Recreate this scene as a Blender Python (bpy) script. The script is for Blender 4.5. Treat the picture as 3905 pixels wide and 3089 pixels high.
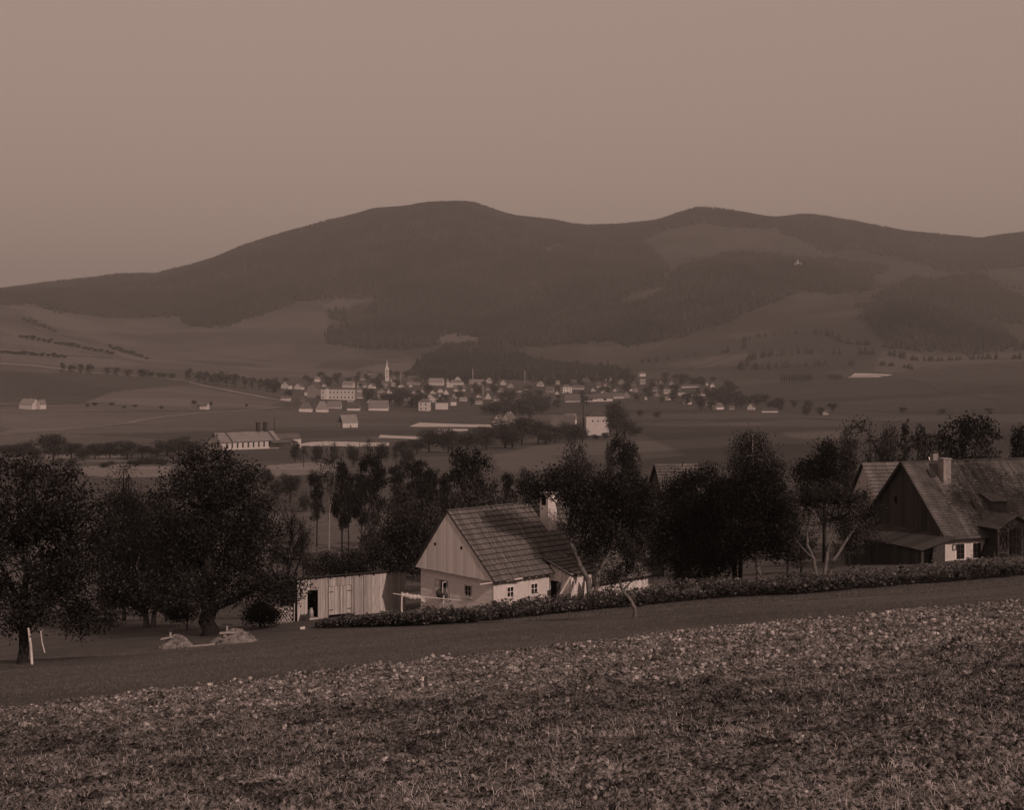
import bpy, bmesh, math, random
import numpy as np
from mathutils import Vector, Matrix

# ------------------------------------------------------------------ scene, camera, light
sc = bpy.context.scene
for o in list(bpy.data.objects): bpy.data.objects.remove(o)
COL = sc.collection
R = math.radians
FP = 5086.0; CXF = 1952.5; HYF = 1356.5          # photograph: focal length, centre column, horizon row (3905 px wide)
FU = 2812.0; CXU = 1079.5; HYU = 750.0           # the same for a 2159 px wide view

cam_d = bpy.data.cameras.new('camera'); cam = bpy.data.objects.new('camera', cam_d); COL.objects.link(cam)
cam.location = (0, 0, 0); cam.rotation_euler = (R(90), 0, 0)
cam_d.sensor_fit = 'HORIZONTAL'; cam_d.sensor_width = 36.0; cam_d.lens = 36.0 * FP / 3905.0
cam_d.shift_y = -188.0 / 3905.0
cam_d.clip_start = 0.1; cam_d.clip_end = 40000
sc.camera = cam

SUN_DIR = Vector((0.575, -0.818, 0.0)).normalized()   # towards the sun, on the map
SUN_EL = 32.0
SUN_STRENGTH = 4.3
SKY_STRENGTH = 0.14
EXPOSURE = -0.7

world = bpy.data.worlds.new('World'); sc.world = world; world.use_nodes = True
nt = world.node_tree; nt.nodes.clear()
sky = nt.nodes.new('ShaderNodeTexSky'); sky.sky_type = 'NISHITA'; sky.sun_disc = False
sky.sun_elevation = R(SUN_EL); sky.sun_rotation = math.atan2(SUN_DIR.x, SUN_DIR.y)
sky.air_density = 1.0; sky.dust_density = 2.0; sky.ozone_density = 1.0
bw = nt.nodes.new('ShaderNodeRGBToBW'); nt.links.new(sky.outputs[0], bw.inputs[0])
pw = nt.nodes.new('ShaderNodeMath'); pw.operation = 'POWER'; pw.inputs[1].default_value = 0.10
nt.links.new(bw.outputs[0], pw.inputs[0])
mx = nt.nodes.new('ShaderNodeVectorMath'); mx.operation = 'SCALE'
mx.inputs[0].default_value = (4.36, 3.12, 2.64)
nt.links.new(pw.outputs[0], mx.inputs['Scale'])
bg = nt.nodes.new('ShaderNodeBackground'); bg.inputs[1].default_value = SKY_STRENGTH
nt.links.new(mx.outputs[0], bg.inputs[0])
wo = nt.nodes.new('ShaderNodeOutputWorld'); nt.links.new(bg.outputs[0], wo.inputs[0])

sun_d = bpy.data.lights.new('sun', 'SUN'); sun_d.energy = SUN_STRENGTH; sun_d.angle = R(0.55)
sun_d.color = (1.0, 0.75, 0.65)
sun = bpy.data.objects.new('sun', sun_d); COL.objects.link(sun)
sd = Vector((SUN_DIR.x * math.cos(R(SUN_EL)), SUN_DIR.y * math.cos(R(SUN_EL)), math.sin(R(SUN_EL))))
sun.rotation_euler = sd.to_track_quat('Z', 'Y').to_euler()
sun.location = (60, -60, 80)

sc.view_settings.view_transform = 'Standard'; sc.view_settings.look = 'None'
sc.view_settings.exposure = EXPOSURE; sc.view_settings.gamma = 1.0
sc.view_settings.use_curve_mapping = False
sc.cycles.use_denoising = True
sc.cycles.max_bounces = 5; sc.cycles.diffuse_bounces = 2; sc.cycles.glossy_bounces = 2
sc.cycles.transmission_bounces = 3; sc.cycles.transparent_max_bounces = 6; sc.cycles.volume_bounces = 0
sc.cycles.caustics_reflective = False; sc.cycles.caustics_refractive = False

rng = np.random.default_rng(7)

# ------------------------------------------------------------------ noise helpers
def _h(ix, iy, seed):
    with np.errstate(over='ignore'):
        a = (ix.astype(np.int64) * 374761393 + iy.astype(np.int64) * 668265263 + seed * 2147483647).astype(np.uint64)
        a = (a ^ (a >> np.uint64(13))) * np.uint64(1274126177)
        a = (a ^ (a >> np.uint64(16))) * np.uint64(2246822519)
        a = a ^ (a >> np.uint64(15))
    return (a & np.uint64(0xFFFFFF)).astype(np.float64) / float(0xFFFFFF)
def vnoise(x, y, seed=0):
    ix = np.floor(x); iy = np.floor(y); fx = x - ix; fy = y - iy
    fx = fx * fx * (3 - 2 * fx); fy = fy * fy * (3 - 2 * fy)
    a = _h(ix, iy, seed); b = _h(ix + 1, iy, seed); c = _h(ix, iy + 1, seed); d = _h(ix + 1, iy + 1, seed)
    return (a * (1 - fx) + b * fx) * (1 - fy) + (c * (1 - fx) + d * fx) * fy
def fbm(x, y, seed=0, octv=4):
    s = 0; a = 0.5
    for k in range(octv):
        s = s + a * vnoise(x * 2 ** k, y * 2 ** k, seed + k * 17); a *= 0.5
    return s
def worley(x, y, seed=0):
    ix = np.floor(x); iy = np.floor(y)
    best = np.full(x.shape, 9.0); val = np.zeros(x.shape)
    for dx in (-1, 0, 1):
        for dy in (-1, 0, 1):
            cx = ix + dx; cy = iy + dy
            px = cx + _h(cx, cy, seed); py = cy + _h(cx, cy, seed + 91)
            d = np.hypot(x - px, y - py); m = d < best
            best = np.where(m, d, best); val = np.where(m, _h(cx, cy, seed + 191), val)
    return best, val
def in_poly(x, y, poly):
    x = np.asarray(x); y = np.asarray(y); c = np.zeros(x.shape, bool); n = len(poly); j = n - 1
    for i in range(n):
        xi, yi = poly[i]; xj, yj = poly[j]
        if yi != yj:
            c ^= ((yi > y) != (yj > y)) & (x < (xj - xi) * (y - yi) / (yj - yi) + xi)
        j = i
    return c

# ------------------------------------------------------------------ the lie of the land
PROF = [(-40, 7.0), (0, 0), (10, -1.75), (30, -5.25), (78, -13.95), (88, -15.2), (112, -18.4), (160, -25.2), (220, -31.5)]
XC = [-500, 0, 150, 300, 450, 600, 800, 940, 1080, 1240, 1400, 1550, 1680, 1800, 1930, 2060, 2159, 2660]
ROWS = [
 (110, None),
 (200, [1200,1185,1183,1180,1176,1172,1168,1166,1163,1158,1150,1142,1136,1130,1124,1118,1114,1100]),
 (300, [1100,1090,1088,1086,1084,1080,1077,1076,1074,1070,1066,1062,1058,1054,1050,1047,1044,1035]),
 (480, [1005,1000,998,996,994,992,990,989,988,986,984,982,980,978,976,974,972,968]),
 (750, [955,952,952,951,950,949,948,947,946,945,944,942,940,938,936,934,932,925]),
 (1100,[905,900,900,900,900,900,900,900,899,898,896,894,892,890,888,886,884,878]),
 (1300,[875,868,868,870,873,876,878,879,879,878,876,874,872,869,866,862,858,850]),
 (1560,[825,822,824,832,842,850,857,858,857,855,853,850,846,842,838,834,830,820]),
 (1800,[765,770,778,798,814,828,838,840,839,837,834,830,825,818,812,806,800,790]),
 (2100,[690,705,738,774,792,804,812,814,812,808,800,793,788,784,780,773,766,755]),
 (2400,[640,662,715,760,776,784,790,792,790,782,772,764,760,757,752,746,742,735]),
 (2700,[655,680,716,745,758,764,765,764,758,742,726,712,702,690,640,690,730,725]),
 (3000,[650,678,705,725,735,738,735,730,720,700,672,648,634,640,650,680,700,690]),
 (3400,[640,665,685,695,695,690,680,675,665,640,605,572,566,602,615,630,650,640]),
 (3900,[625,645,655,650,630,605,580,572,575,580,570,550,552,567,580,590,600,590]),
 (4400,[612,626,625,605,570,535,490,480,500,520,505,490,500,515,530,545,545,540]),
]
CREST = [(-500,625),(0,614),(100,601),(150,597),(240,585),(330,582),(400,563),(500,530),(600,500),(640,488),(700,470),(790,441),
 (850,436),(900,430),(960,428),(1000,433),(1060,450),(1140,468),(1200,476),(1240,478),(1300,475),(1380,467),(1420,454),
 (1470,443),(1510,445),(1560,454),(1620,458),(1680,456),(1740,460),(1800,468),(1830,475),(1900,489),(2000,499),(2070,507),
 (2110,500),(2159,495),(2660,520)]
lx = np.arange(-800, 2961, 5.0)
def near_h(X, Y):
    p = np.interp(Y, [a for a, b in PROF], [b for a, b in PROF])
    return -1.6 + p + 0.075 * X
rowD, rowY = [], []
for d, ys in ROWS:
    if ys is None:
        X = (lx - CXU) / FU * d
        rowY.append(HYU - near_h(np.clip(X, -60, 60), np.full_like(X, d)) / d * FU)
    else: rowY.append(np.interp(lx, XC, ys))
    rowD.append(d)
cr = np.interp(lx, [a for a, b in CREST], [b for a, b in CREST])
for d, k in ((4900, 0), (5300, 14), (6000, 45), (7600, 110)):
    rowD.append(d); rowY.append(cr + k)
ll = np.linspace(math.log(110), math.log(7600), 620)
rowD = np.log(np.array(rowD)); rowY = np.array(rowY)
LAT = np.empty((len(ll), len(lx)))
for j in range(len(lx)): LAT[:, j] = np.interp(ll, rowD, rowY[:, j])
def smooth(a, s, ax):
    k = np.exp(-0.5 * (np.arange(-3 * s, 3 * s + 1) / s) ** 2); k /= k.sum()
    n = 3 * s
    pad = [(0, 0), (0, 0)]; pad[ax] = (n, n)
    b = np.pad(a, pad, mode='edge')
    return np.apply_along_axis(lambda v: np.convolve(v, k, 'valid'), ax, b)
crest_i = int(np.searchsorted(ll, math.log(4900)))
SM = smooth(smooth(LAT, 5, 1), 5, 0)
SM2 = smooth(smooth(LAT, 1, 1), 3, 0)
wgt = np.clip((ll - math.log(4200)) / (math.log(4700) - math.log(4200)), 0, 1)[:, None]
LAT = SM * (1 - wgt) + SM2 * wgt
def table_h(X, Y):
    Yc = np.clip(Y, 110, 7600)
    u = np.clip(CXU + FU * X / Yc, lx[0], lx[-1] - 0.01)
    fi = np.clip((np.log(Yc) - ll[0]) / (ll[1] - ll[0]), 0, len(ll) - 1.001); fj = (u - lx[0]) / 5.0
    i = fi.astype(int); j = fj.astype(int); a = fi - i; b = fj - j
    y = (LAT[i, j] * (1 - b) + LAT[i, j + 1] * b) * (1 - a) + (LAT[i + 1, j] * (1 - b) + LAT[i + 1, j + 1] * b) * a
    return -(y - HYU) / FU * Yc
def H(X, Y):
    sh = np.isscalar(X) and np.isscalar(Y)
    X = np.atleast_1d(np.asarray(X, float)); Y = np.atleast_1d(np.asarray(Y, float))
    w = np.clip((Y - 110) / 60.0, 0, 1); w = w * w * (3 - 2 * w)
    z = near_h(X, Y) * (1 - w) + table_h(X, Y) * w
    und = (fbm(X / 160.0 + 31, Y / 160.0 + 7, 3, 3) - 0.45) * np.clip((Y - 250) / 900, 0, 1) * 7.0
    big = (fbm(X / 420.0 + 11, Y / 700.0 + 3, 13, 4) - 0.47) * 95.0 * np.clip((Y - 2500) / 700, 0, 1) * np.clip((5000 - Y) / 700, 0.12, 1)
    nearund = (fbm(X / 6.0, Y / 6.0, 5, 3) - 0.45) * 0.28 * np.clip((Y - 26) / 20, 0, 1) * np.clip((150 - Y) / 40, 0, 1)
    z = z + und + big + nearund
    return float(z[0]) if sh else z
YL = np.exp(ll)
def ground_u(x, y, dmin=3.0, dmax=7600):
    """where the sight line through (x, y) of the photograph meets the land"""
    D = np.concatenate([np.arange(3, 110, 0.25), np.exp(np.linspace(math.log(110), math.log(7600), 2500))])
    D = D[(D >= dmin) & (D <= dmax)]
    X = (x - CXU) / FU * D
    yy = HYU - H(X, D) / D * FU
    k = np.argmax(yy <= y)
    if yy[k] > y: k = len(D) - 1
    if k > 0:
        f = (yy[k - 1] - y) / max(1e-9, yy[k - 1] - yy[k]); d = D[k - 1] + (D[k] - D[k - 1]) * min(1, max(0, f))
    else: d = D[0]
    X = (x - CXU) / FU * d
    return X, d, H(X, d)
def ground_f(x, y, **k): return ground_u(x / 1.8087, y / 1.8087, **k)
def at_u(x, y, D): return Vector(((x - CXU) / FU * D, D, -(y - HYU) / FU * D))
def at_f(x, y, D): return Vector(((x - CXF) / FP * D, D, -(y - HYF) / FP * D))

# ------------------------------------------------------------------ materials
def mat(name, v, var=0.25, scale=4.0, rough=0.9, bump=0.0, bscale=30.0, stretch=(1, 1, 1), island=0.0, objrand=0.0,
        tint=(1.0, 0.90, 0.86), spec=0.25, v2=None, skew=0.0, cut=(0.3, 0.7), attr=None):
    m = bpy.data.materials.new(name); m.use_nodes = True
    n = m.node_tree; n.nodes.clear(); L = n.links
    out = n.nodes.new('ShaderNodeOutputMaterial'); b = n.nodes.new('ShaderNodeBsdfPrincipled')
    b.inputs['Roughness'].default_value = rough
    b.inputs['Specular IOR Level'].default_value = spec
    tc = n.nodes.new('ShaderNodeTexCoord'); mp = n.nodes.new('ShaderNodeMapping'); mp.inputs['Scale'].default_value = stretch
    L.new(tc.outputs['Object'], mp.inputs[0])
    nz = n.nodes.new('ShaderNodeTexNoise'); nz.inputs['Scale'].default_value = scale; nz.inputs['Detail'].default_value = 6
    nz.inputs['Roughness'].default_value = 0.65
    L.new(mp.outputs[0], nz.inputs['Vector'])
    mr = n.nodes.new('ShaderNodeMapRange'); mr.inputs[1].default_value = cut[0]; mr.inputs[2].default_value = cut[1]
    lo = v * (1 - var); hi = v * (1 + var) if v2 is None else v2
    mr.inputs[3].default_value = lo; mr.inputs[4].default_value = hi
    L.new(nz.outputs[0], mr.inputs[0]); val = mr.outputs[0]
    if island > 0:
        g = n.nodes.new('ShaderNodeNewGeometry'); r2 = n.nodes.new('ShaderNodeMapRange')
        r2.inputs[3].default_value = 1 - island; r2.inputs[4].default_value = 1 + island
        if skew > 0:
            p_ = n.nodes.new('ShaderNodeMath'); p_.operation = 'POWER'; p_.inputs[1].default_value = skew
            L.new(g.outputs['Random Per Island'], p_.inputs[0]); L.new(p_.outputs[0], r2.inputs[0]); r2.inputs[3].default_value = .35; r2.inputs[4].default_value = 3.3
        else: L.new(g.outputs['Random Per Island'], r2.inputs[0])
        mu = n.nodes.new('ShaderNodeMath'); mu.operation = 'MULTIPLY'; L.new(val, mu.inputs[0]); L.new(r2.outputs[0], mu.inputs[1]); val = mu.outputs[0]
    if attr:
        g = n.nodes.new('ShaderNodeAttribute'); g.attribute_name = attr
        mu = n.nodes.new('ShaderNodeMath'); mu.operation = 'MULTIPLY'; L.new(val, mu.inputs[0]); L.new(g.outputs['Fac'], mu.inputs[1]); val = mu.outputs[0]
    if objrand > 0:
        g = n.nodes.new('ShaderNodeObjectInfo'); r2 = n.nodes.new('ShaderNodeMapRange')
        r2.inputs[3].default_value = 1 - objrand; r2.inputs[4].default_value = 1 + objrand
        L.new(g.outputs['Random'], r2.inputs[0])
        mu = n.nodes.new('ShaderNodeMath'); mu.operation = 'MULTIPLY'; L.new(val, mu.inputs[0]); L.new(r2.outputs[0], mu.inputs[1]); val = mu.outputs[0]
    vm = n.nodes.new('ShaderNodeVectorMath'); vm.operation = 'SCALE'; vm.inputs[0].default_value = tint
    L.new(val, vm.inputs['Scale']); L.new(vm.outputs[0], b.inputs['Base Color'])
    if bump > 0:
        n2 = n.nodes.new('ShaderNodeTexNoise'); n2.inputs['Scale'].default_value = bscale; n2.inputs['Detail'].default_value = 5
        L.new(mp.outputs[0], n2.inputs['Vector'])
        bp = n.nodes.new('ShaderNodeBump'); bp.inputs['Strength'].default_value = bump; bp.inputs['Distance'].default_value = 0.05
        L.new(n2.outputs[0], bp.inputs['Height']); L.new(bp.outputs[0], b.inputs['Normal'])
    L.new(b.outputs[0], out.inputs[0])
    return m
M = {}
M['lime'] = mat('limewash', 0.52, 0.10, 3.0, 0.9, 0.25, 9, spec=0.1)
M['lime_log'] = mat('limewashed_logs', 0.78, 0.14, 2.5, 0.9, 0.3, 8, stretch=(1, 1, 5), spec=0.1)
M['gable'] = mat('painted_boards', 0.70, 0.10, 5.0, 0.85, 0.2, 20, stretch=(4, 4, .6), objrand=0.06, spec=0.1)
M['frame'] = mat('window_paint', 0.42, 0.10, 6, 0.6, spec=0.3)
M['whiteframe'] = mat('white_window_paint', 0.72, 0.06, 6, 0.6, spec=0.3)
M['glass'] = mat('dark_glass', 0.012, 0.2, 3, 0.08, spec=0.5)
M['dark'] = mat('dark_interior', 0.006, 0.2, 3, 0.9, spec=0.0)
M['shingle'] = mat('weathered_shingles', 0.11, 0.45, 1.0, 0.85, 0.3, 40, stretch=(9, .5, .5), island=0.35, spec=0.15)
M['butt'] = mat('painted_lap_shade', 0.03, 0.3, 3.0, 0.9, spec=0.1)  # overlap shadow painted as a dark strip along each course's lower edge
M['shingle_far'] = mat('grey_shingles', 0.105, 0.3, 0.8, 0.85, island=0.3, spec=0.15)
M['slate'] = mat('roof_slates', 0.07, 0.5, 0.9, 0.75, 0.2, 25, island=0.35, spec=0.25)
M['plank'] = mat('weathered_planks', 0.36, 0.32, 3.0, 0.9, 0.5, 12, stretch=(7, 7, .5), objrand=0.28, spec=0.1)
M['plank_dark'] = mat('dark_planks', 0.05, 0.35, 3.0, 0.9, 0.5, 12, stretch=(7, 7, .5), objrand=0.35, spec=0.1)
M['plank_white'] = mat('limewashed_planks', 0.60, 0.25, 3.0, 0.9, 0.3, 12, stretch=(6, 6, .5), objrand=0.15, spec=0.1)
M['tar'] = mat('tarred_roof', 0.035, 0.3, 4, 0.9, spec=0.1)
M['cloth'] = mat('linen', 0.42, 0.12, 6, 0.95, 0.2, 30, spec=0.05)
M['cloth_dark'] = mat('dark_bedding', 0.07, 0.2, 6, 0.95, 0.2, 20, spec=0.05)
M['cloth_grey'] = mat('grey_sacking', 0.38, 0.3, 5, 0.95, 0.3, 20, spec=0.05)
M['bark'] = mat('dark_bark', 0.022, 0.4, 6, 0.95, 0.8, 14, stretch=(2, 2, .5), spec=0.05)
M['bark_pale'] = mat('pale_bark', 0.13, 0.45, 4, 0.95, 0.8, 14, stretch=(2, 2, .7), spec=0.05)
M['bark_birch'] = mat('birch_bark', 0.20, 0.35, 3, 0.8, stretch=(1, 1, 3), spec=0.1)
M['leaf'] = mat('orchard_leaves', 0.014, 0.75, 0.8, 0.7, skew=3.5, island=0.85, spec=0.12)
M['leaf_dark'] = mat('dark_leaves', 0.009, 0.7, 0.8, 0.75, skew=4.0, island=0.7, spec=0.1)
M['leaf_dry'] = mat('dry_autumn_leaves', 0.018, 0.7, 0.8, 0.75, skew=3.0, island=0.65, spec=0.1)
M['needle'] = mat('needles', 0.009, 0.3, 0.5, 0.8, skew=3.5, island=0.6, spec=0.15)
M['leaf_mid'] = mat('valley_leaves', 0.032, 0.35, 0.3, 0.8, island=0.6, spec=0.15)
M['forest'] = mat('forest_needles', 0.024, 0.65, 0.0045, 0.9, island=0.6, spec=0.05)
M['crop'] = mat('fodder_leaves', 0.050, 0.5, 1.0, 0.6, skew=2.6, island=0.7, spec=0.3)
M['grass'] = mat('meadow_grass', 0.09, 0.30, 0.5, 0.9, island=0.45, spec=0.1)
M['straw'] = mat('dry_grass', 0.25, 0.4, 0.8, 0.9, island=0.75, spec=0.1)
M['clod'] = mat('dry_clods', 0.215, 0.5, 30.0, 0.95, 0.8, 60, island=0.6, spec=0.03, cut=(.38, .62), attr='tone')
M['soil'] = mat('ploughed_soil', 0.085, 0.85, 22.0, 0.95, 1.0, 50, spec=0.03, cut=(.40, .60), attr='tone')
M['sand'] = mat('pale_soil', 0.165, 0.55, 3.0, 0.95, 0.8, 18, spec=0.05)
M['wall_far'] = mat('far_plaster', 0.52, 0.10, 0.3, 0.95, objrand=0.12, spec=0.05)
M['wall_grey'] = mat('grey_plaster', 0.24, 0.15, 0.3, 0.95, objrand=0.2, spec=0.05)
M['roof_far'] = mat('far_roofs', 0.09, 0.25, 0.3, 0.9, objrand=0.35, spec=0.05)
M['roof_pale'] = mat('pale_far_roofs', 0.19, 0.2, 0.3, 0.9, objrand=0.2, spec=0.05)
M['brick_far'] = mat('sooty_brick', 0.045, 0.3, 1, 0.9, spec=0.05)
M['brick_pale'] = mat('pale_brick', 0.24, 0.3, 1, 0.9, spec=0.05)
M['window_far'] = mat('far_window_glass', 0.015, 0.1, 1, 0.4, spec=0.2)
M['road'] = mat('dusty_road', 0.22, 0.2, 0.1, 0.95, spec=0.05)
M['bank'] = mat('grassy_bank', 0.055, 0.3, 0.2, 0.95, spec=0.05)
M['timber'] = mat('porch_timber', 0.06, 0.3, 5, 0.85, 0.3, 15, stretch=(3, 3, .6), spec=0.1)
M['wood'] = mat('split_wood', 0.30, 0.35, 5, 0.9, 0.3, 15, objrand=0.3, spec=0.1)
M['metal'] = mat('dull_tin', 0.30, 0.2, 5, 0.45, spec=0.5)
M['post'] = mat('peeled_post', 0.55, 0.3, 4, 0.9, 0.3, 12, spec=0.05)

# ground: land cover stored on the mesh, fine relief and mottling from noise
def ground_mat():
    m = bpy.data.materials.new('land'); m.use_nodes = True
    n = m.node_tree; n.nodes.clear(); L = n.links
    out = n.nodes.new('ShaderNodeOutputMaterial'); b = n.nodes.new('ShaderNodeBsdfPrincipled')
    b.inputs['Roughness'].default_value = 0.95; b.inputs['Specular IOR Level'].default_value = 0.05
    at = n.nodes.new('ShaderNodeAttribute'); at.attribute_name = 'cover'
    tc = n.nodes.new('ShaderNodeTexCoord')
    prev = at.outputs['Fac']
    for s, lo, hi, st in ((0.35, 0.82, 1.18, (1, 1, 1)), (5.0, 0.72, 1.28, (1, 1, 1)), (0.035, 0.86, 1.14, (.35, 2.2, 1))):
        mp = n.nodes.new('ShaderNodeMapping'); mp.inputs['Scale'].default_value = st
        mp.inputs['Rotation'].default_value = (0, 0, R(-8)); L.new(tc.outputs['Object'], mp.inputs[0])
        nz = n.nodes.new('ShaderNodeTexNoise'); nz.inputs['Scale'].default_value = s; nz.inputs['Detail'].default_value = 6
        nz.inputs['Roughness'].default_value = 0.7; L.new(mp.outputs[0], nz.inputs['Vector'])
        mr = n.nodes.new('ShaderNodeMapRange'); mr.inputs[1].default_value = .3; mr.inputs[2].default_value = .7
        mr.inputs[3].default_value = lo; mr.inputs[4].default_value = hi; L.new(nz.outputs[0], mr.inputs[0])
        mu = n.nodes.new('ShaderNodeMath'); mu.operation = 'MULTIPLY'; L.new(prev, mu.inputs[0]); L.new(mr.outputs[0], mu.inputs[1]); prev = mu.outputs[0]
    vm = n.nodes.new('ShaderNodeVectorMath'); vm.operation = 'SCALE'; vm.inputs[0].default_value = (1.0, 0.90, 0.86)
    L.new(prev, vm.inputs['Scale']); L.new(vm.outputs[0], b.inputs['Base Color'])
    n2 = n.nodes.new('ShaderNodeTexNoise'); n2.inputs['Scale'].default_value = 14; n2.inputs['Detail'].default_value = 4
    L.new(tc.outputs['Object'], n2.inputs['Vector'])
    bp = n.nodes.new('ShaderNodeBump'); bp.inputs['Strength'].default_value = 0.7; bp.inputs['Distance'].default_value = 0.06
    L.new(n2.outputs[0], bp.inputs['Height']); L.new(bp.outputs[0], b.inputs['Normal'])
    L.new(b.outputs[0], out.inputs[0])
    return m
M['land'] = ground_mat()

# ------------------------------------------------------------------ mesh helpers
def mesh_np(name, V, F, material, smooth_=False):
    V = np.asarray(V, np.float32); me = bpy.data.meshes.new(name)
    if isinstance(F, np.ndarray):
        nf, k = F.shape
        me.vertices.add(len(V)); me.vertices.foreach_set('co', V.ravel())
        me.loops.add(nf * k); me.loops.foreach_set('vertex_index', F.astype(np.int32).ravel())
        me.polygons.add(nf); me.polygons.foreach_set('loop_start', np.arange(0, nf * k, k, dtype=np.int32))
        me.polygons.foreach_set('loop_total', np.full(nf, k, np.int32))
        me.update(calc_edges=True)
    else:
        me.from_pydata([tuple(map(float, v)) for v in V], [], [list(map(int, f)) for f in F]); me.update()
    if smooth_: me.polygons.foreach_set('use_smooth', np.ones(len(me.polygons), bool))
    if material: me.materials.append(material)
    return me
def link(name, me, parent=None, loc=None, rotz=None):
    o = bpy.data.objects.new(name, me); COL.objects.link(o)
    if parent is not None: o.parent = parent
    if loc is not None: o.location = loc
    if rotz is not None: o.rotation_euler = (0, 0, rotz)
    return o
def tag(o, label=None, cat=None, group=None, kind=None):
    if label: o['label'] = label
    if cat: o['category'] = cat
    if group: o['group'] = group
    if kind: o['kind'] = kind
    return o
def thing(name, label, cat, loc=(0, 0, 0), rotz=0.0, group=None):
    o = bpy.data.objects.new(name, None); COL.objects.link(o); o.empty_display_size = 0.5
    o.location = loc; o.rotation_euler = (0, 0, rotz)
    return tag(o, label, cat, group)
class MB:
    def __init__(s): s.V = []; s.F = []
    def add(s, vs, fs):
        k = len(s.V); s.V += [tuple(v) for v in vs]; s.F += [[i + k for i in f] for f in fs]; return s
    def box(s, x0, x1, y0, y1, z0, z1):
        return s.add([(x0,y0,z0),(x1,y0,z0),(x1,y1,z0),(x0,y1,z0),(x0,y0,z1),(x1,y0,z1),(x1,y1,z1),(x0,y1,z1)],
                     [(0,3,2,1),(4,5,6,7),(0,1,5,4),(1,2,6,5),(2,3,7,6),(3,0,4,7)])
    def hexa(s, p):
        return s.add(p, [(0,3,2,1),(4,5,6,7),(0,1,5,4),(1,2,6,5),(2,3,7,6),(3,0,4,7)])
    def slab(s, a, b, c, d, th):
        a, b, c, d = map(Vector, (a, b, c, d)); n = (b - a).cross(d - a).normalized() * th
        return s.hexa([a, b, c, d, a + n, b + n, c + n, d + n])
    def beam(s, p, q, w, h, up=(0, 0, 1)):
        p = Vector(p); q = Vector(q); d = (q - p).normalized(); u = Vector(up)
        if abs(d.dot(u)) > .98: u = Vector((0, 1, 0))
        x = d.cross(u).normalized() * (w / 2); z = x.cross(d).normalized() * (h / 2)
        return s.hexa([p - x - z, p + x - z, q + x - z, q - x - z, p - x + z, p + x + z, q + x + z, q - x + z])
    def tube(s, pts, rad, n=6, cap=True):
        k = len(s.V); pts = [Vector(p) for p in pts]
        for i, p in enumerate(pts):
            d = (pts[min(i + 1, len(pts) - 1)] - pts[max(i - 1, 0)]).normalized()
            u = Vector((0, 0, 1)) if abs(d.z) < .9 else Vector((1, 0, 0))
            a = d.cross(u).normalized(); b = d.cross(a)
            for j in range(n):
                t = 2 * math.pi * j / n
                s.V.append(tuple(p + (a * math.cos(t) + b * math.sin(t)) * rad[i]))
        for i in range(len(pts) - 1):
            for j in range(n):
                j2 = (j + 1) % n
                s.F.append([k + i * n + j, k + i * n + j2, k + (i + 1) * n + j2, k + (i + 1) * n + j])
        if cap:
            s.F.append([k + j for j in range(n)][::-1]); s.F.append([k + (len(pts) - 1) * n + j for j in range(n)])
        return s
    def prism(s, poly, d):
        """polygon (3-D points) pushed along d"""
        d = Vector(d); n = len(poly); a = [Vector(p) for p in poly]
        return s.add(a + [p + d for p in a], [list(range(n))[::-1], list(range(n, 2 * n))] + [[i, (i + 1) % n, (i + 1) % n + n, i + n] for i in range(n)])
    def mesh(s, name, m, smooth_=False): return mesh_np(name, s.V, s.F, m, smooth_)
    def build(s, name, m, parent=None, smooth_=False, **k): return link(name, s.mesh(name, m, smooth_), parent, **k)

# ------------------------------------------------------------------ land sheet
FOREST = [   # woods on the hills, outlined in the 2159-wide view
 [(-60,598),(90,590),(330,570),(600,485),(800,425),(960,412),(1140,455),(1240,463),(1380,455),(1480,430),(1540,440),(1470,470),(1385,490),(1345,515),(1395,545),
  (1402,570),(1385,600),(1300,640),(1255,668),(1120,655),(1000,660),(860,640),(780,628),(640,632),(560,660),(470,690),(400,692),(380,668),(240,672),(120,655),(60,640),(-60,645)],
 [(690,668),(760,645),(880,640),(1000,660),(1120,655),(1255,668),(1300,650),(1310,700),(1270,722),(1150,730),(1030,733),(1012,712),(960,702),(928,708),(918,730),(850,738),(760,735),(690,722),(700,700),(735,690)],
 [(1290,655),(1400,600),(1460,560),(1560,538),(1680,548),(1760,555),(1832,590),(1842,613),(1760,620),(1690,612),(1620,640),(1540,678),(1420,715),(1330,732),(1290,722),(1310,700)],
 [(1822,668),(1852,625),(1930,592),(2000,612),(2080,672),(2146,732),(2050,748),(1872,736),(1856,705)],
 [(868,792),(900,760),(940,738),(1010,733),(1090,742),(1110,762),(1180,778),(1300,786),(1330,800),(1200,806),(1050,800),(930,800)],
 [(1480,432),(1560,440),(1680,440),(1830,460),(1960,480),(2070,495),(2170,478),(2170,560),(2030,575),(1900,560),(1840,580),(1760,548),(1720,520),(1690,502),(1600,482),(1500,476)],
 [(1960,600),(2060,590),(2159,640),(2170,690),(2100,680),(2040,640)],
]
CLEAR = [
 [(1125,532),(1165,512),(1205,505),(1190,520),(1150,540)],
 [(1300,640),(1350,612),(1420,598),(1400,620),(1340,640)],
 [(1600,470),(1640,480),(1660,500),(1630,492)],
]
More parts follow.
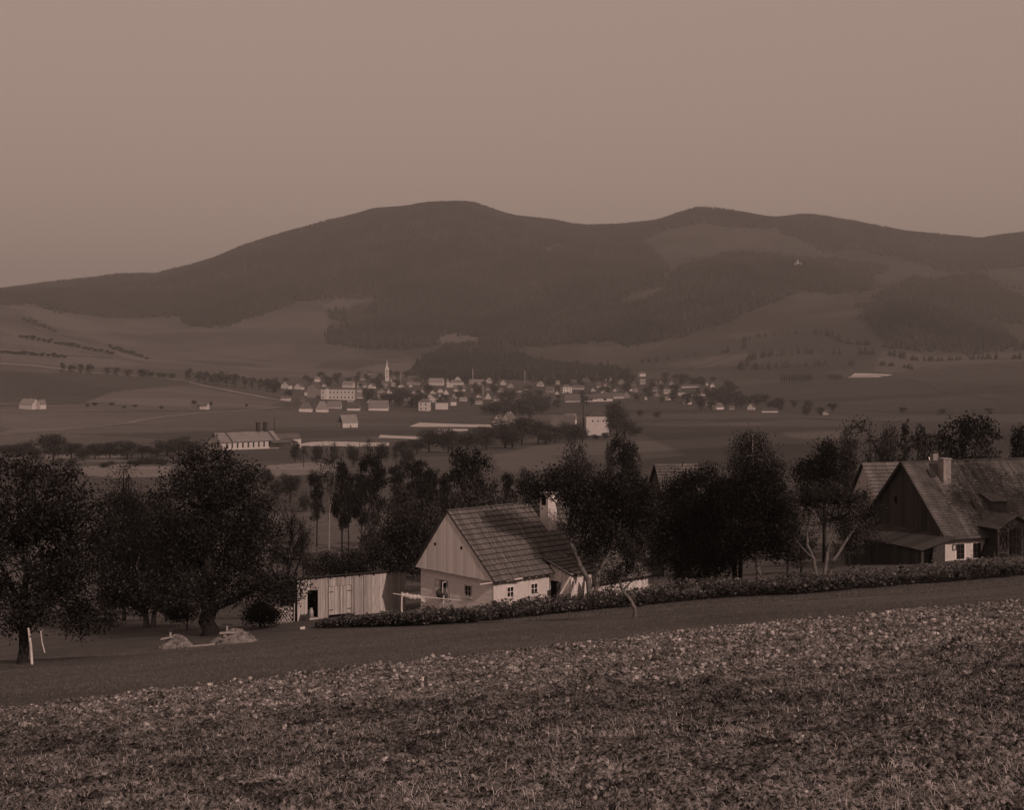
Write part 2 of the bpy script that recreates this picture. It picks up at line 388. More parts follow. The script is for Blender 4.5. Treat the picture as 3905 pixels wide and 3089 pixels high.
COVER = [    # (polygon in the 2159-wide view, reflectance of what grows there)
 ([(0,640),(120,655),(250,675),(400,693),(560,662),(640,634),(770,630),(690,668),(700,725),(850,740),(870,760),(860,790),(560,800),(300,770),(120,700)], .135),
 ([(0,655),(110,690),(250,745),(330,775),(200,780),(0,764)], .115),
 ([(0,735),(140,742),(240,755),(310,770),(180,775),(0,760)], .15),
 ([(0,768),(190,785),(380,800),(480,822),(600,845),(600,860),(0,870)], .125),
 ([(175,850),(250,824),(360,816),(470,826),(590,848),(560,860),(330,856)], .175),
 ([(0,782),(320,792),(430,810),(360,815),(240,824),(165,852),(0,848)], .085),
 ([(0,872),(470,868),(330,884),(130,905),(0,914)], .145),
 ([(0,920),(140,906),(330,886),(440,869),(600,866),(700,880),(660,900),(430,904),(250,915),(0,935)], .11),
 ([(260,890),(420,868),(620,864),(1000,868),(1300,880),(1310,890),(1020,898),(700,900),(420,906)], .135),
 ([(170,985),(260,978),(360,984),(355,1006),(250,1008),(180,1002)], .24),
 ([(0,955),(240,958),(270,974),(120,976),(0,972)], .18),
 ([(560,982),(650,975),(720,980),(700,1000),(580,1004)], .24),
 ([(600,905),(880,902),(870,945),(620,948)], .11),
 ([(1040,960),(1140,938),(1330,915),(1430,905),(1540,930),(1450,960),(1200,985),(1060,1000)], .15),
 ([(748,780),(780,770),(840,764),(905,762),(880,772),(850,782)], .26),
 ([(918,712),(960,703),(1010,706),(1012,716),(960,722),(930,724)], .24),
 ([(1120,732),(1240,730),(1400,722),(1530,690),(1560,700),(1400,745),(1250,775),(1100,770)], .13),
 ([(1400,722),(1540,680),(1640,642),(1700,614),(1770,620),(1830,640),(1830,690),(1860,738),(1700,790),(1500,805),(1300,790)], .10),
 ([(1560,655),(1700,616),(1780,624),(1760,640),(1660,660)], .13),
 ([(1500,700),(1650,672),(1800,650),(1810,664),(1690,680),(1560,716)], .135),
 ([(1430,760),(1560,740),(1600,748),(1480,775)], .135),
 ([(1580,735),(1700,692),(1830,690),(1862,738),(1800,775),(1640,790)], .085),
 ([(1860,742),(2000,750),(2159,742),(2159,775),(1950,778),(1880,790),(1840,778)], .15),
 ([(1880,800),(2000,778),(2159,780),(2159,800),(2000,800)], .095),
 ([(1320,855),(1560,842),(1900,800),(2159,805),(2159,830),(1700,858),(1500,862)], .105),
 ([(1300,880),(1560,868),(1850,880),(2159,872),(2159,900),(1800,905),(1500,900),(1340,896)], .12),
 ([(1330,905),(1500,898),(1650,905),(1780,900),(2000,905),(2159,900),(2159,950),(1700,958),(1450,962)], .10),
 ([(1640,912),(1780,905),(1850,915),(1800,925),(1680,925)], .16),
 ([(1330,892),(1480,888),(1640,893),(1560,900),(1400,899)], .16),
 ([(1440,470),(1540,476),(1640,492),(1720,520),(1700,535),(1560,535),(1480,545),(1400,540),(1352,515),(1390,490)], .115),
 ([(640,1110),(720,1100),(800,1108),(780,1170),(660,1175)], .16),
]
def build_land():
    Ys = np.concatenate([np.arange(-20, 24, 2.0), np.arange(24, 120, 1.0), np.exp(np.linspace(math.log(120), math.log(7600), 330))])
    NU = 441; U = np.linspace(-1, 1, NU)
    YY, UU = np.meshgrid(Ys, U, indexing='ij')
    XX = UU * (0.47 * np.maximum(YY, 0) + 45)
    ZZ = H(XX.ravel(), YY.ravel()).reshape(XX.shape)
    V = np.stack([XX, YY, ZZ], -1).reshape(-1, 3)
    idx = np.arange(len(Ys) * NU).reshape(len(Ys), NU)
    F = np.stack([idx[:-1, :-1], idx[:-1, 1:], idx[1:, 1:], idx[1:, :-1]], -1).reshape(-1, 4)
    me = mesh_np('ground', V, F, M['land'], True)
    x, y, z = V.T
    yy = np.maximum(y, 1); u = CXU + FU * x / yy; w = HYU - FU * z / yy
    cov = np.full(len(V), 0.105)
    f1, c1 = worley(x / 170 + 3, y / 120, 11)
    cov = np.where(y > 300, 0.062 + 0.035 * c1, cov)
    wu_ = u + (fbm(x / 60, y / 60, 91, 3) - .45) * np.clip(y / 170, 2, 26); ww_ = w + (fbm(x / 60 + 50, y / 60, 93, 3) - .45) * np.clip(y / 400, 1, 9)
    dim = np.interp(u, [0, 500, 1300, 2159], [.80, .72, .56, .50])  # fields paler left, darker right: haze and lens falloff put into the colour
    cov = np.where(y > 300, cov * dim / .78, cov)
    far = y > 170
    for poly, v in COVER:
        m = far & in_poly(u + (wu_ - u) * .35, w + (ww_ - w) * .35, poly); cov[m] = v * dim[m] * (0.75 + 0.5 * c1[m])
    for poly in FOREST:
        m = (y > 1700) & in_poly(wu_, ww_ + 4, poly); cov[m] = 0.03
    for poly in CLEAR:
        m = (y > 1700) & in_poly(wu_, ww_, poly); cov[m] = 0.075
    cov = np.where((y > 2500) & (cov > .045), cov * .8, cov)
    near = y < 170
    cov[near] = 0.085 + 0.05 * (fbm(x[near] / 9, y[near] / 9, 21, 4) - .45)
    a = me.attributes.new('cover', 'FLOAT', 'POINT'); a.data.foreach_set('value', cov.astype(np.float32))
    tag(link('ground', me), kind='structure')
build_land()

def ribbon(name, pts_u, width, m, lift=0.12, kind='structure', label=None, cat=None, dmin=150, hump=0.0):
    P = [Vector(ground_u(x, y, dmin=dmin)[:2]) for x, y in pts_u]
    Q = []
    for a, b in zip(P[:-1], P[1:]):
        k = max(2, int((b - a).length / 12)); Q += [a + (b - a) * (i / k) for i in range(k)]
    Q.append(P[-1]); V = []; F = []
    for i, p in enumerate(Q):
        d = (Q[min(i + 1, len(Q) - 1)] - Q[max(0, i - 1)]).normalized(); nrm = Vector((-d.y, d.x))
        w = width * (0.85 + 0.3 * random.random())
        for s, hh in ((-1, 0), (-.5, hump), (.5, hump), (1, 0)):
            q = p + nrm * (s * w / 2); V.append((q.x, q.y, H(q.x, q.y) + lift + hh))
        if i:
            k = 4 * i
            for j in range(3): F.append([k - 4 + j, k - 3 + j, k + 1 + j, k + j])
    o = link(name, mesh_np(name, V, F, m)); return tag(o, label, cat, kind=kind)
random.seed(4)
ribbon('road', [(0,766),(60,770),(170,784),(250,790),(330,796),(390,803),(480,823),(560,839),(615,848)], 9, M['road'], 0.3)
ribbon('path', [(0,874),(110,869),(220,865),(330,864),(420,867)], 5, M['road'], 0.25)
ribbon('path', [(0,918),(70,911),(140,905),(210,899),(270,892),(330,881),(430,870),(560,862),(620,858)], 4.5, M['road'], 0.25)
ribbon('path', [(0,852),(120,857),(300,860),(480,866)], 4, M['road'], 0.2)
for pts, w in (([(1760,796),(1850,792),(1920,798),(1965,812),(1995,828)], 8), ([(1880,788),(1960,772),(2050,768),(2159,776)], 7),
               ([(1960,762),(2040,755),(2159,758)], 6), ([(1900,870),(2000,868),(2159,872)], 8), ([(2010,833),(2060,836),(2110,845)], 5),
               ([(1610,784),(1700,782)], 6), ([(1290,740),(1480,738)], 5), ([(1820,866),(1950,872),(2159,869)], 6),
               ([(30,742),(130,750),(240,756)], 5), ([(380,735),(480,752),(570,762)], 5),
               ([(1700,655),(1830,640)], 6), ([(1460,775),(1560,745),(1640,735)], 5),
               ([(0,856),(240,850)], 5), ([(1500,885),(1700,882),(1900,890)], 4)):
    ribbon('field_bank', pts, w, M['bank'], 0.2, hump=0.45)

# ------------------------------------------------------------------ woods on the hills (too many to count)
def cones(pos, hgt, rad, sides=4):
    n = len(pos); k = sides
    ang = rng.uniform(0, 6.28, n)[:, None] + np.arange(k)[None] * 2 * math.pi / k
    rj = rad[:, None] * rng.uniform(.75, 1.25, (n, k))
    ring = np.stack([pos[:, 0:1] + rj * np.cos(ang), pos[:, 1:2] + rj * np.sin(ang), pos[:, 2:3] + hgt[:, None] * rng.uniform(.02, .22, (n, k))], -1)
    top = pos + np.stack([rng.normal(0, .3, n), rng.normal(0, .3, n), hgt], -1)
    V = np.concatenate([ring, top[:, None, :]], 1).reshape(-1, 3)
    b = (np.arange(n) * (k + 1))[:, None]
    F = np.stack([b + np.arange(k)[None], b + (np.arange(k)[None] + 1) % k, np.broadcast_to(b + k, (n, k))], -1).reshape(-1, 3)
    return V, F
def build_forest():
    N = 620000
    u = rng.uniform(-60, 2220, N)
    s = rng.uniform(0, 1, N); Y = (1750 ** 3 + s * (5050 ** 3 - 1750 ** 3)) ** (1 / 3)
    X = (u - CXU) / FU * Y
    keep = np.zeros(N, bool)
    Z = H(X, Y); w = HYU - FU * Z / Y
    wu_ = u + (fbm(X / 60, Y / 60, 91, 3) - .45) * np.clip(Y / 170, 2, 26); ww_ = w + (fbm(X / 60 + 50, Y / 60, 93, 3) - .45) * np.clip(Y / 400, 1, 9)
    jx = wu_ + rng.normal(0, 5, N); jy = ww_ + rng.normal(0, 2.2, N)
    for poly in FOREST: keep |= in_poly(jx, jy + 2, poly)
    for poly in CLEAR: keep &= ~in_poly(jx, jy, poly)
    keep |= (np.abs(fbm(X / 260, Y / 260, 131, 2) - .38) < .003) & (Y > 2100) & (Y < 3600) & (u > 1350)
    cm = np.minimum.accumulate(LAT, 0)
    i = np.clip(np.searchsorted(ll, np.log(Y)), 0, len(ll) - 1); j = np.clip(((u - lx[0]) / 5).astype(int), 0, len(lx) - 1)
    vis = w <= cm[i, j] + 14
    thin = rng.uniform(0, 1, N) < np.interp(Y, [1750, 3000, 5000], [.75, .40, .29])
    ragged = vnoise(X / 60, Y / 60, 77) > 0.06
    k = keep & vis & thin & ragged
    X, Y, Z = X[k], Y[k], Z[k]; n = len(X)
    print('forest trees', n)
    size = (0.6 + 0.8 * vnoise(X / 140, Y / 140, 5)) * np.interp(Y, [1750, 2300, 2600], [.6, .7, 1.0])
    h = rng.uniform(12, 21, n) * size; r = rng.uniform(2.9, 4.6, n) * np.interp(Y, [1750, 5000], [.95, 1.45])
    V, F = cones(np.stack([X, Y, Z - 0.5], -1), h, r)
    tag(link('forest', mesh_np('forest', V, F, M['forest'])), 'dense dark conifer woods covering the hills behind the town', 'forest', kind='stuff')
build_forest()

# ------------------------------------------------------------------ foreground: ploughed field
EDGE = [(-60, -22), (-30, 5.6), (-9.5, 24.7), (-4, 29.6), (0, 33.5), (7.1, 39.5), (15.4, 41.2), (30, 43)]
def edge_y(X): return np.interp(X, [a for a, b in EDGE], [b for a, b in EDGE])
def clod_h(X, Y):
    gr = np.clip((Y - 17.5 + 2.5 * (fbm(X / 3, Y / 3, 8, 2) - .5) * 2) / 3.0, 0, 1)        # bare clods far, grassy near
    c, s = math.cos(R(40)), math.sin(R(40)); a = X * c + Y * s; b = -X * s + Y * c
    def rid(x, y, sd): return (1 - np.abs(2 * vnoise(x, y, sd) - 1)) ** 2
    wa = a + .1 * fbm(a * 4, b * 4, 71, 2); wb = b + .1 * fbm(a * 4 + 9, b * 4, 73, 2)
    r1 = rid(wa / .17, wb / .10, 41); r2 = rid(wa / .07, wb / .055, 43); r3 = rid(wa / .032, wb / .03, 45)
    amp = .35 + 1.1 * vnoise(X / .7, Y / .7, 51)
    lump = fbm(X / 1.3, Y / 1.3, 12, 3); row = np.sin(b * 2 * math.pi / .45 + 3 * vnoise(a / 2, b / 2, 9))
    rough = amp * (.055 * r1 + .055 * r2 * (.4 + r1) + .025 * r3) + .018 * row
    soft = (.4 + amp * .6) * (.045 * r1 + .04 * r2 * (.3 + r1) + .02 * r3)
    return gr * rough + (1 - gr) * soft + .05 * (lump - .3)
def soil_tone(X, Y):
    # dry turned clods along the far edge, damp turf in the middle, mixed tufts in front
    k = Y + 2.4 * (fbm(X / 2.5, Y / 2.5, 83, 3) - .45) * 2
    z = np.interp(k, [7, 10.5, 13.5, 17.5, 20.5, 26, 42], [1.9, 1.6, 1.2, 1.15, 2.0, 2.2, 1.9])
    return z * np.clip(.55 + .95 * fbm(X / .8, Y / .8, 87, 3), .5, 1.5) * np.clip(2.3 * fbm(X / .15, Y / .19, 97, 3) - .10, .16, 1.9)
def build_ploughed():
    rows = [6.2]
    while rows[-1] < 44: rows.append(rows[-1] + max(.026, .0034 * rows[-1]))
    rows = np.array(rows); NA = 760
    a = np.linspace(-.56, .60, NA)
    YY, AA = np.meshgrid(rows, a, indexing='ij'); XX = AA * YY
    x = XX.ravel(); y = YY.ravel()
    e = edge_y(x) + (fbm(x * 1.2, y * 1.2, 3, 3) - .45) * 1.3
    ins = (e - y)
    h = clod_h(x, y) * np.clip(ins / .35 + .35, 0, 1)
    z = H(x, y) + .03 + h
    idx = np.arange(len(x)).reshape(YY.shape)
    F = np.stack([idx[:-1, :-1], idx[:-1, 1:], idx[1:, 1:], idx[1:, :-1]], -1).reshape(-1, 4)
    F = F[(ins[F] > 0).all(1)]
    used = np.unique(F); mp = np.full(len(x), -1); mp[used] = np.arange(len(used))
    me = mesh_np('ploughed_field', np.stack([x, y, z], -1)[used], mp[F], M['soil'])
    a_ = me.attributes.new('tone', 'FLOAT', 'POINT'); a_.data.foreach_set('value', soil_tone(x[used], y[used]).astype(np.float32))
    tag(link('ploughed_field', me), kind='structure')
build_ploughed()
def scatter_near(n, y0, y1, inside=True, amax=.50):
    s = rng.uniform(0, 1, n); Y = (y0 ** 1.3 + s * (y1 ** 1.3 - y0 ** 1.3)) ** (1 / 1.3); X = rng.uniform(-amax, amax, n) * Y
    k = (Y < edge_y(X) + rng.normal(-.1, .22, n)) if inside else (Y > edge_y(X))
    return X[k], Y[k]
ICO_V = None
def clods():
    iv = np.array([(-1,-1,-1),(1,-1,-1),(1,1,-1),(-1,1,-1),(-1,-1,1),(1,-1,1),(1,1,1),(-1,1,1)]) * .62
    iff = np.array([(0,3,2),(0,2,1),(4,5,6),(4,6,7),(0,1,5),(0,5,4),(1,2,6),(1,6,5),(2,3,7),(2,7,6),(3,0,4),(3,4,7)])
    X, Y = scatter_near(60000, 7.5, 42)
    k = rng.uniform(0, 1, len(X)) < np.clip(2.6 * fbm(X / .5, Y / .5, 67, 3) - .55, .06, 1) * np.interp(Y, [7, 12, 15, 18, 21, 42], [.8, .6, .4, .45, 1, 1]); X, Y = X[k], Y[k]
    n = len(X); size = (.007 + .030 * rng.uniform(0, 1, n) ** 2.2) * np.interp(Y, [8, 16, 22, 42], [.8, .9, 1.6, 2.0]) * (.6 + .8 * vnoise(X / .6, Y / .6, 63))
    z = H(X, Y) + .03 + clod_h(X, Y) + size * .15
    jit = rng.uniform(.6, 1.35, (n, len(iv), 3)); sc3 = rng.uniform(.65, 1.4, (n, 1, 3)) * np.array([1, 1, .8])
    ang = rng.uniform(0, 6.28, n); c, s = np.cos(ang), np.sin(ang)
    P = iv[None] * jit * sc3 * size[:, None, None]
    P = np.stack([P[..., 0] * c[:, None] - P[..., 1] * s[:, None], P[..., 0] * s[:, None] + P[..., 1] * c[:, None], P[..., 2]], -1)
    P[..., 2] += P[..., 0] * rng.normal(0, .3, n)[:, None] + P[..., 1] * rng.normal(0, .3, n)[:, None]
    P += np.stack([X, Y, z], -1)[:, None]
    F = (iff[None] + (np.arange(n) * len(iv))[:, None, None]).reshape(-1, 3)
    me = mesh_np('soil_clods', P.reshape(-1, 3), F, M['clod'])
    a_ = me.attributes.new('tone', 'FLOAT', 'POINT'); a_.data.foreach_set('value', np.repeat(np.sqrt(soil_tone(X, Y)), len(iv)).astype(np.float32))
    tag(link('soil_clods', me), 'pale dry clods strewn over the ploughed field', 'soil', kind='stuff')
clods()
def blades(name, X, Y, z, length, width, lean, m, label, simple=False):
    """single bent blades of grass, two triangles each"""
    n = len(X); az = rng.uniform(0, 6.28, n); fx, fy = np.cos(az), np.sin(az); ln = length * rng.uniform(.55, 1.3, n); le = lean * rng.uniform(.3, 1.5, n)
    p = np.stack([X, Y, z], -1); side = np.stack([-fy, fx, np.zeros(n)], -1) * (width * rng.uniform(.6, 1.3, n))[:, None]
    mid = p + np.stack([fx * ln * le * .35, fy * ln * le * .35, ln * .62], -1)
    tip = p + np.stack([fx * ln * le, fy * ln * le, ln * (1 - .25 * le)], -1)
    if simple:
        V = np.stack([p - side, p + side, tip], 1).reshape(-1, 3); F = np.arange(3 * n).reshape(n, 3)
        return tag(link(name, mesh_np(name, V, F, m)), label, 'grass', kind='stuff')
    V = np.stack([p - side, p + side, mid + side * .7, mid - side * .7, tip], 1).reshape(-1, 3)
    b = (np.arange(n) * 5)[:, None]
    F = np.concatenate([b + np.array([[0, 1, 2]]), b + np.array([[0, 2, 3]]), b + np.array([[3, 2, 4]])], 1).reshape(-1, 3)
    return tag(link(name, mesh_np(name, V, F, m)), label, 'grass', kind='stuff')
def tuft_grass():
    X, Y = scatter_near(7500, 7.3, 32)
    k = rng.uniform(0, 1, len(X)) < np.interp(Y, [7, 15, 20, 26], [1, 1, .55, .08]) * (fbm(X / 1.1, Y / 1.1, 61, 2) > .34)
    X, Y = X[k], Y[k]; rep = rng.integers(6, 26, len(X)); X = np.repeat(X, rep); Y = np.repeat(Y, rep)
    X = X + rng.normal(0, .05, len(X)); Y = Y + rng.normal(0, .05, len(Y))
    blades('dry_grass', X, Y, H(X, Y) + clod_h(X, Y), .085, .0026, 1.5, M['straw'], 'wisps of dry grass among the clods in front')
tuft_grass()
def fuzz():
    X, Y = scatter_near(110000, 7.3, 24)
    k = (fbm(X / .45, Y / .45, 65, 2) > .41) & (rng.uniform(0, 1, len(X)) < np.interp(Y, [7, 17, 20, 24], [1, 1, .4, .1])); X, Y = X[k], Y[k]
    blades('moss_and_stubble', X, Y, H(X, Y) + clod_h(X, Y) + .02, .05, .003, 1.3, M['straw'], 'low mossy stubble matted over the front of the field', True)
fuzz()
def meadow():
    n = 210000; s = rng.uniform(0, 1, n); Y = (22 ** 1.5 + s * (84 ** 1.5 - 22 ** 1.5)) ** (1 / 1.5); X = rng.uniform(-.44, .42, n) * Y
    k = (Y > edge_y(X) + .1); X, Y = X[k], Y[k]
    blades('meadow_grass', X, Y, H(X, Y) - .01, .055, .010, .9, M['grass'], 'short mown grass between the ploughed field and the cottage', True)
meadow()

# ------------------------------------------------------------------ the whitewashed cottage
random.seed(11)
def window(parent, o, ux, uz, nrm, w, h, frame_m, panes=(2, 2), surround=None, ft=.055, name='window'):
    """casement: o = lower left corner on the wall, ux/uz in-plane unit vectors, nrm = outward"""
    o = Vector(o); ux = Vector(ux); uz = Vector(uz); nrm = Vector(nrm)
    def bar(a0, a1, b0, b1, n0, n1, mb):
        p = [o + ux * a + uz * b + nrm * n for n in (n0, n1) for a, b in ((a0, b0), (a1, b0), (a1, b1), (a0, b1))]
        mb.hexa(p)
    f = MB()
    bar(0, w, 0, ft, .004, .05, f); bar(0, w, h - ft, h, .004, .05, f); bar(0, ft, ft, h - ft, .004, .05, f); bar(w - ft, w, ft, h - ft, .004, .05, f)
    wo_ = f.build(name, frame_m, parent)
    g = MB(); bar(ft, w - ft, ft, h - ft, .002, .012, g); g.build('pane', M['glass'], wo_)
    mm = MB()
    for i in range(1, panes[0]): x = w * i / panes[0]; bar(x - .018, x + .018, ft, h - ft, .013, .042, mm)
    for i in range(1, panes[1]): z = h * i / panes[1]; bar(ft, w - ft, z - .015, z + .015, .013, .038, mm)
    if mm.V: mm.build('glazing_bar', frame_m, wo_)
    if surround:
        s = MB(); e = .14
        bar(-e, w + e, -e, -.002, .002, .025, s); bar(-e, w + e, h + .002, h + e, .002, .025, s); bar(-e, -.002, 0, h, .002, .025, s); bar(w + .002, w + e, 0, h, .002, .025, s)
        s.build('surround', surround, wo_)
    return wo_
CZ = -16.89; CTH = R(42)
cottage = thing('cottage', 'whitewashed wooden cottage with steep shingle roof behind the leafy crop', 'cottage', (-1.133, 88.0, CZ), CTH)
E = 2.0; RY = 4.95; RZ = 6.25; BY = 8.61; SL = (RZ - E) / RY; SB = (RZ - E) / (BY - RY); LEN = 15.0
def fz(y): return E + SL * y            # front slope
def bz(y): return E + SB * (BY - y)     # back slope
# walls
w = MB(); w.box(.30, .45, .60, BY - .35, -1.9, E + .05); w.build('gable_wall', M['lime_log'], cottage)
w = MB(); w.box(.30, 5.4, .45, .597, -1.9, E + .22); w.build('front_wall', M['lime'], cottage)
w = MB(); w.box(.45, LEN - .3, BY - .50, BY - .353, -3.2, E + .2); w.build('back_wall', M['lime_log'], cottage)
w = MB(); w.box(LEN - .45, LEN - .303, -.75, BY - .51, -2.5, E); w.add([(LEN-.45,.3,E+.01),(LEN-.45,BY-.3,E+.01),(LEN-.45,RY,RZ-.25),(LEN-.303,.3,E+.01),(LEN-.303,BY-.3,E+.01),(LEN-.303,RY,RZ-.25)],[(0,1,2),(3,5,4),(0,3,4,1),(1,4,5,2),(2,5,3,0)])
w.build('end_wall', M['plank_dark'], cottage)
# log courses on the gable wall: thin proud logs
for k in range(9):
    z0 = -1.2 + k * .355; b = MB()
    b.box(.275, .299, .604, BY - .354, z0 + .015, z0 + .34); b.build('log', M['lime_log'], cottage)
w = MB(); w.box(.2735, .46, .44, .604, -1.9, E + .03); w.build('corner_post', M['lime'], cottage)
# vertical gable boards
y = .10; 
while y < BY - .12:
    bw_ = random.uniform(.30, .40); y1 = min(y + bw_, BY - .10)
    def top(v): return (fz(v) if v < RY else bz(v)) - .14
    z0 = E - .06 + random.uniform(-.015, .015); t = .0 + random.uniform(-.006, .006)
    ya, yb = y + .006, y1 - .006
    pts = [(t, ya, z0), (t, yb, z0), (t, yb, max(z0 + .01, top(yb)))]
    if ya < RY < yb: pts.append((t, RY, top(RY)))
    pts.append((t, ya, max(z0 + .01, top(ya))))
    MB().prism(pts, (.03, 0, 0)).build('gable_board', M['gable'], cottage); y = y1
b = MB(); b.box(.035, .27, .05, BY - .05, E - .05, E + .06); b.build('gable_beam', M['gable'], cottage)
bk = MB(); bk.prism([(.05, .12, E + .07), (.05, BY - .12, E + .07), (.05, RY, RZ - .3)], (.1, 0, 0)); bk.build('gable_backing', M['plank_dark'], cottage)
for yy, zz in ((3.42, 3.84), (6.28, 3.80)):
    c = MB(); c.tube([(-.010, yy, zz), (-.014, yy, zz)], [.115, .115], 12); v = c.build('vent_hole', M['dark'], cottage)
# verge boards
for a, bb in (((-.035, -.05, E - .10), (-.035, RY, RZ - .05)), ((-.035, BY + .05, E - .10), (-.035, RY, RZ - .05))):
    v = MB(); v.beam(a, bb, .03, .12); v.build('verge_board', M['plank_dark'], cottage)
# roof deck + shingle courses
dk = MB()
dk.slab((.02, 0, E - .10), (5.55, 0, E - .10), (5.55, RY, RZ - .10), (.02, RY, RZ - .10), .05)
dk.slab((7.4, -1.15, fz(-1.15) - .10), (LEN, -1.15, fz(-1.15) - .10), (LEN, RY, RZ - .10), (7.4, RY, RZ - .10), .05)
dk.slab((5.55, .85, fz(.85) - .10), (7.4, .85, fz(.85) - .10), (7.4, RY, RZ - .10), (5.55, RY, RZ - .10), .05)
dk.slab((LEN, BY, E - .10), (.02, BY, E - .10), (.02, RY, RZ - .10), (LEN, RY, RZ - .10), .05)
roof = dk.build('roof', M['plank_dark'], cottage)
nrm = Vector((0, -SL, 1)).normalized(); nb = Vector((0, SB, 1)).normalized()
def course(x0, x1, yA, yB, zfun, nv, parent, m, wmin=.07, wmax=.12, th=.022, lift=.012, name='shingle_course', rag=.025, tilt=.03, butt=.04):
    mb = MB(); x = x0
    while x < x1 - .02:
        ww = random.uniform(wmin, wmax); xe = min(x + ww, x1)
        r = random.uniform(-rag, rag); dy = r if yB > yA else -r
        n0 = nv * (lift + random.uniform(0, .012) + tilt); n1 = nv * lift
        a = Vector((x + .004, yA + dy, zfun(yA + dy))) + n0; b_ = Vector((xe - .004, yA + dy, zfun(yA + dy))) + n0
        c_ = Vector((xe - .004, yB, zfun(yB))) + n1; d_ = Vector((x + .004, yB, zfun(yB))) + n1
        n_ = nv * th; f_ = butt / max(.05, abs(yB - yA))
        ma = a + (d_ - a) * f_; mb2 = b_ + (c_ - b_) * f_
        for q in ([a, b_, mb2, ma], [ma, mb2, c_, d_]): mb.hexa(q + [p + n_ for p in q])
        x = xe
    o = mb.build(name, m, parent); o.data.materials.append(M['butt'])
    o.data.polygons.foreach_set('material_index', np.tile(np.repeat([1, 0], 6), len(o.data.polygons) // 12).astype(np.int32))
    return o
NC = 14
fzm = lambda v: fz(v) - .05
for k in range(NC):
    ya = -.06 + k * (RY + .06) / NC; yb = ya + (RY + .06) / NC * 1.12
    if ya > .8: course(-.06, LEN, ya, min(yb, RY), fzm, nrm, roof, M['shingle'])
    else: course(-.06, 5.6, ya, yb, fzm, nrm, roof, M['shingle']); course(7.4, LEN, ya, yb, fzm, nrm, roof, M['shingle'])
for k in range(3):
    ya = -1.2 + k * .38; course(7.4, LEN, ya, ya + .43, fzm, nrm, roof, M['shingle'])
bzm = lambda v: bz(v) - .05
for k in range(12):
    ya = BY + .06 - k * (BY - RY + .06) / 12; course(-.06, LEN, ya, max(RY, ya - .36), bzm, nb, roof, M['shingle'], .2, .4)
rc = MB(); rc.beam((-.08, RY - .05, RZ + .02), (LEN + .02, RY - .05, RZ + .02), .22, .035); rc.build('ridge_board', M['shingle'], roof)
# porch roof cut into the slope, cheek wall and door
pz = lambda v: 1.98 + .30 * (v + 1.75)
pr = MB(); pr.slab((5.25, -1.85, pz(-1.85)), (7.55, -1.85, pz(-1.85)), (7.55, 1.05, pz(1.05)), (5.25, 1.05, pz(1.05)), .05)
prr = pr.build('porch_roof', M['plank_dark'], cottage)
npv = Vector((0, -.30, 1)).normalized(); pzm = lambda v: pz(v) + .055
for k in range(6):
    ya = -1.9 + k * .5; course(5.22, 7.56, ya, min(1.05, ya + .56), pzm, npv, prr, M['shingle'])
yy = -1.65; k = 0
while yy < .40:
    w_ = random.uniform(.16, .24); y1 = min(.42, yy + w_)
    low = -1.9 if yy < -.62 or yy > .22 else 1.42
    if low > 0 or True:
        MB().prism([(5.42, yy + .006, low), (5.42, y1 - .006, low), (5.42, y1 - .006, pz(y1) - .03), (5.42, yy + .006, pz(yy) - .03)], (.03, 0, 0)).build('porch_board', M['plank_white'], cottage)
    yy = y1
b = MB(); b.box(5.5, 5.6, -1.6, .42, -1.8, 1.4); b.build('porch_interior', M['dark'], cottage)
dr = MB(); dr.box(5.06, 5.41, -.66, -.61, -1.2, 1.38); d = dr.build('door', M['plank_dark'], cottage)
MB().box(5.10, 5.13, -.69, -.662, .1, .16).build('handle', M['metal'], d)
b = MB(); b.box(5.40, 7.4, -1.68, -1.64, -1.9, 1.9); b.build('porch_front', M['plank_white'], cottage)
# planked barn end with low eave
x = 7.45
while x < LEN - .35:
    w_ = random.uniform(.18, .34); x1 = min(LEN - .32, x + w_)
    MB().box(x + .008, x1 - .008, -.80, -.765 + random.uniform(-.01, .01), -2.2 , fz(-.8) - .12 + random.uniform(-.02, .02)).build('barn_plank', M['plank_white'], cottage); x = x1
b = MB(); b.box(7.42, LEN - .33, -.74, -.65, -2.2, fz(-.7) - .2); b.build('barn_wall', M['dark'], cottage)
# gutter pole, wall plate, rafters
b = MB(); b.tube([(-.95, .42, E - .16), (2.3, -.18, E - .05)], [.035, .05], 6); b.build('gutter_pole', M['plank_white'], cottage)
b = MB(); b.box(.29, 5.38, .33, .447, E + .02, E + .16); b.build('wall_plate', M['plank_white'], cottage)
for k in range(8):
    xr = .5 + k * .66; b = MB(); b.beam((xr, .02, fz(.02) - .17), (xr, .9, fz(.9) - .17), .09, .11); b.build('rafter', M['plank_white'], cottage)
# chimney
ch = MB(); ch.box(7.48, 8.34, 2.77, 3.63, 4.0, 7.0); chim = ch.build('chimney', M['lime'], cottage)
MB().box(7.40, 8.42, 2.69, 3.71, 7.002, 7.10).build('chimney_cap', M['lime'], chim)
b = MB(); b.prism([(7.474, 2.98, 6.2), (7.474, 3.42, 6.2), (7.474, 3.42, 6.72), (7.474, 3.32, 6.9), (7.474, 3.08, 6.9), (7.474, 2.98, 6.72)], (-.006, 0, 0)); b.build('smoke_opening', M['dark'], chim)
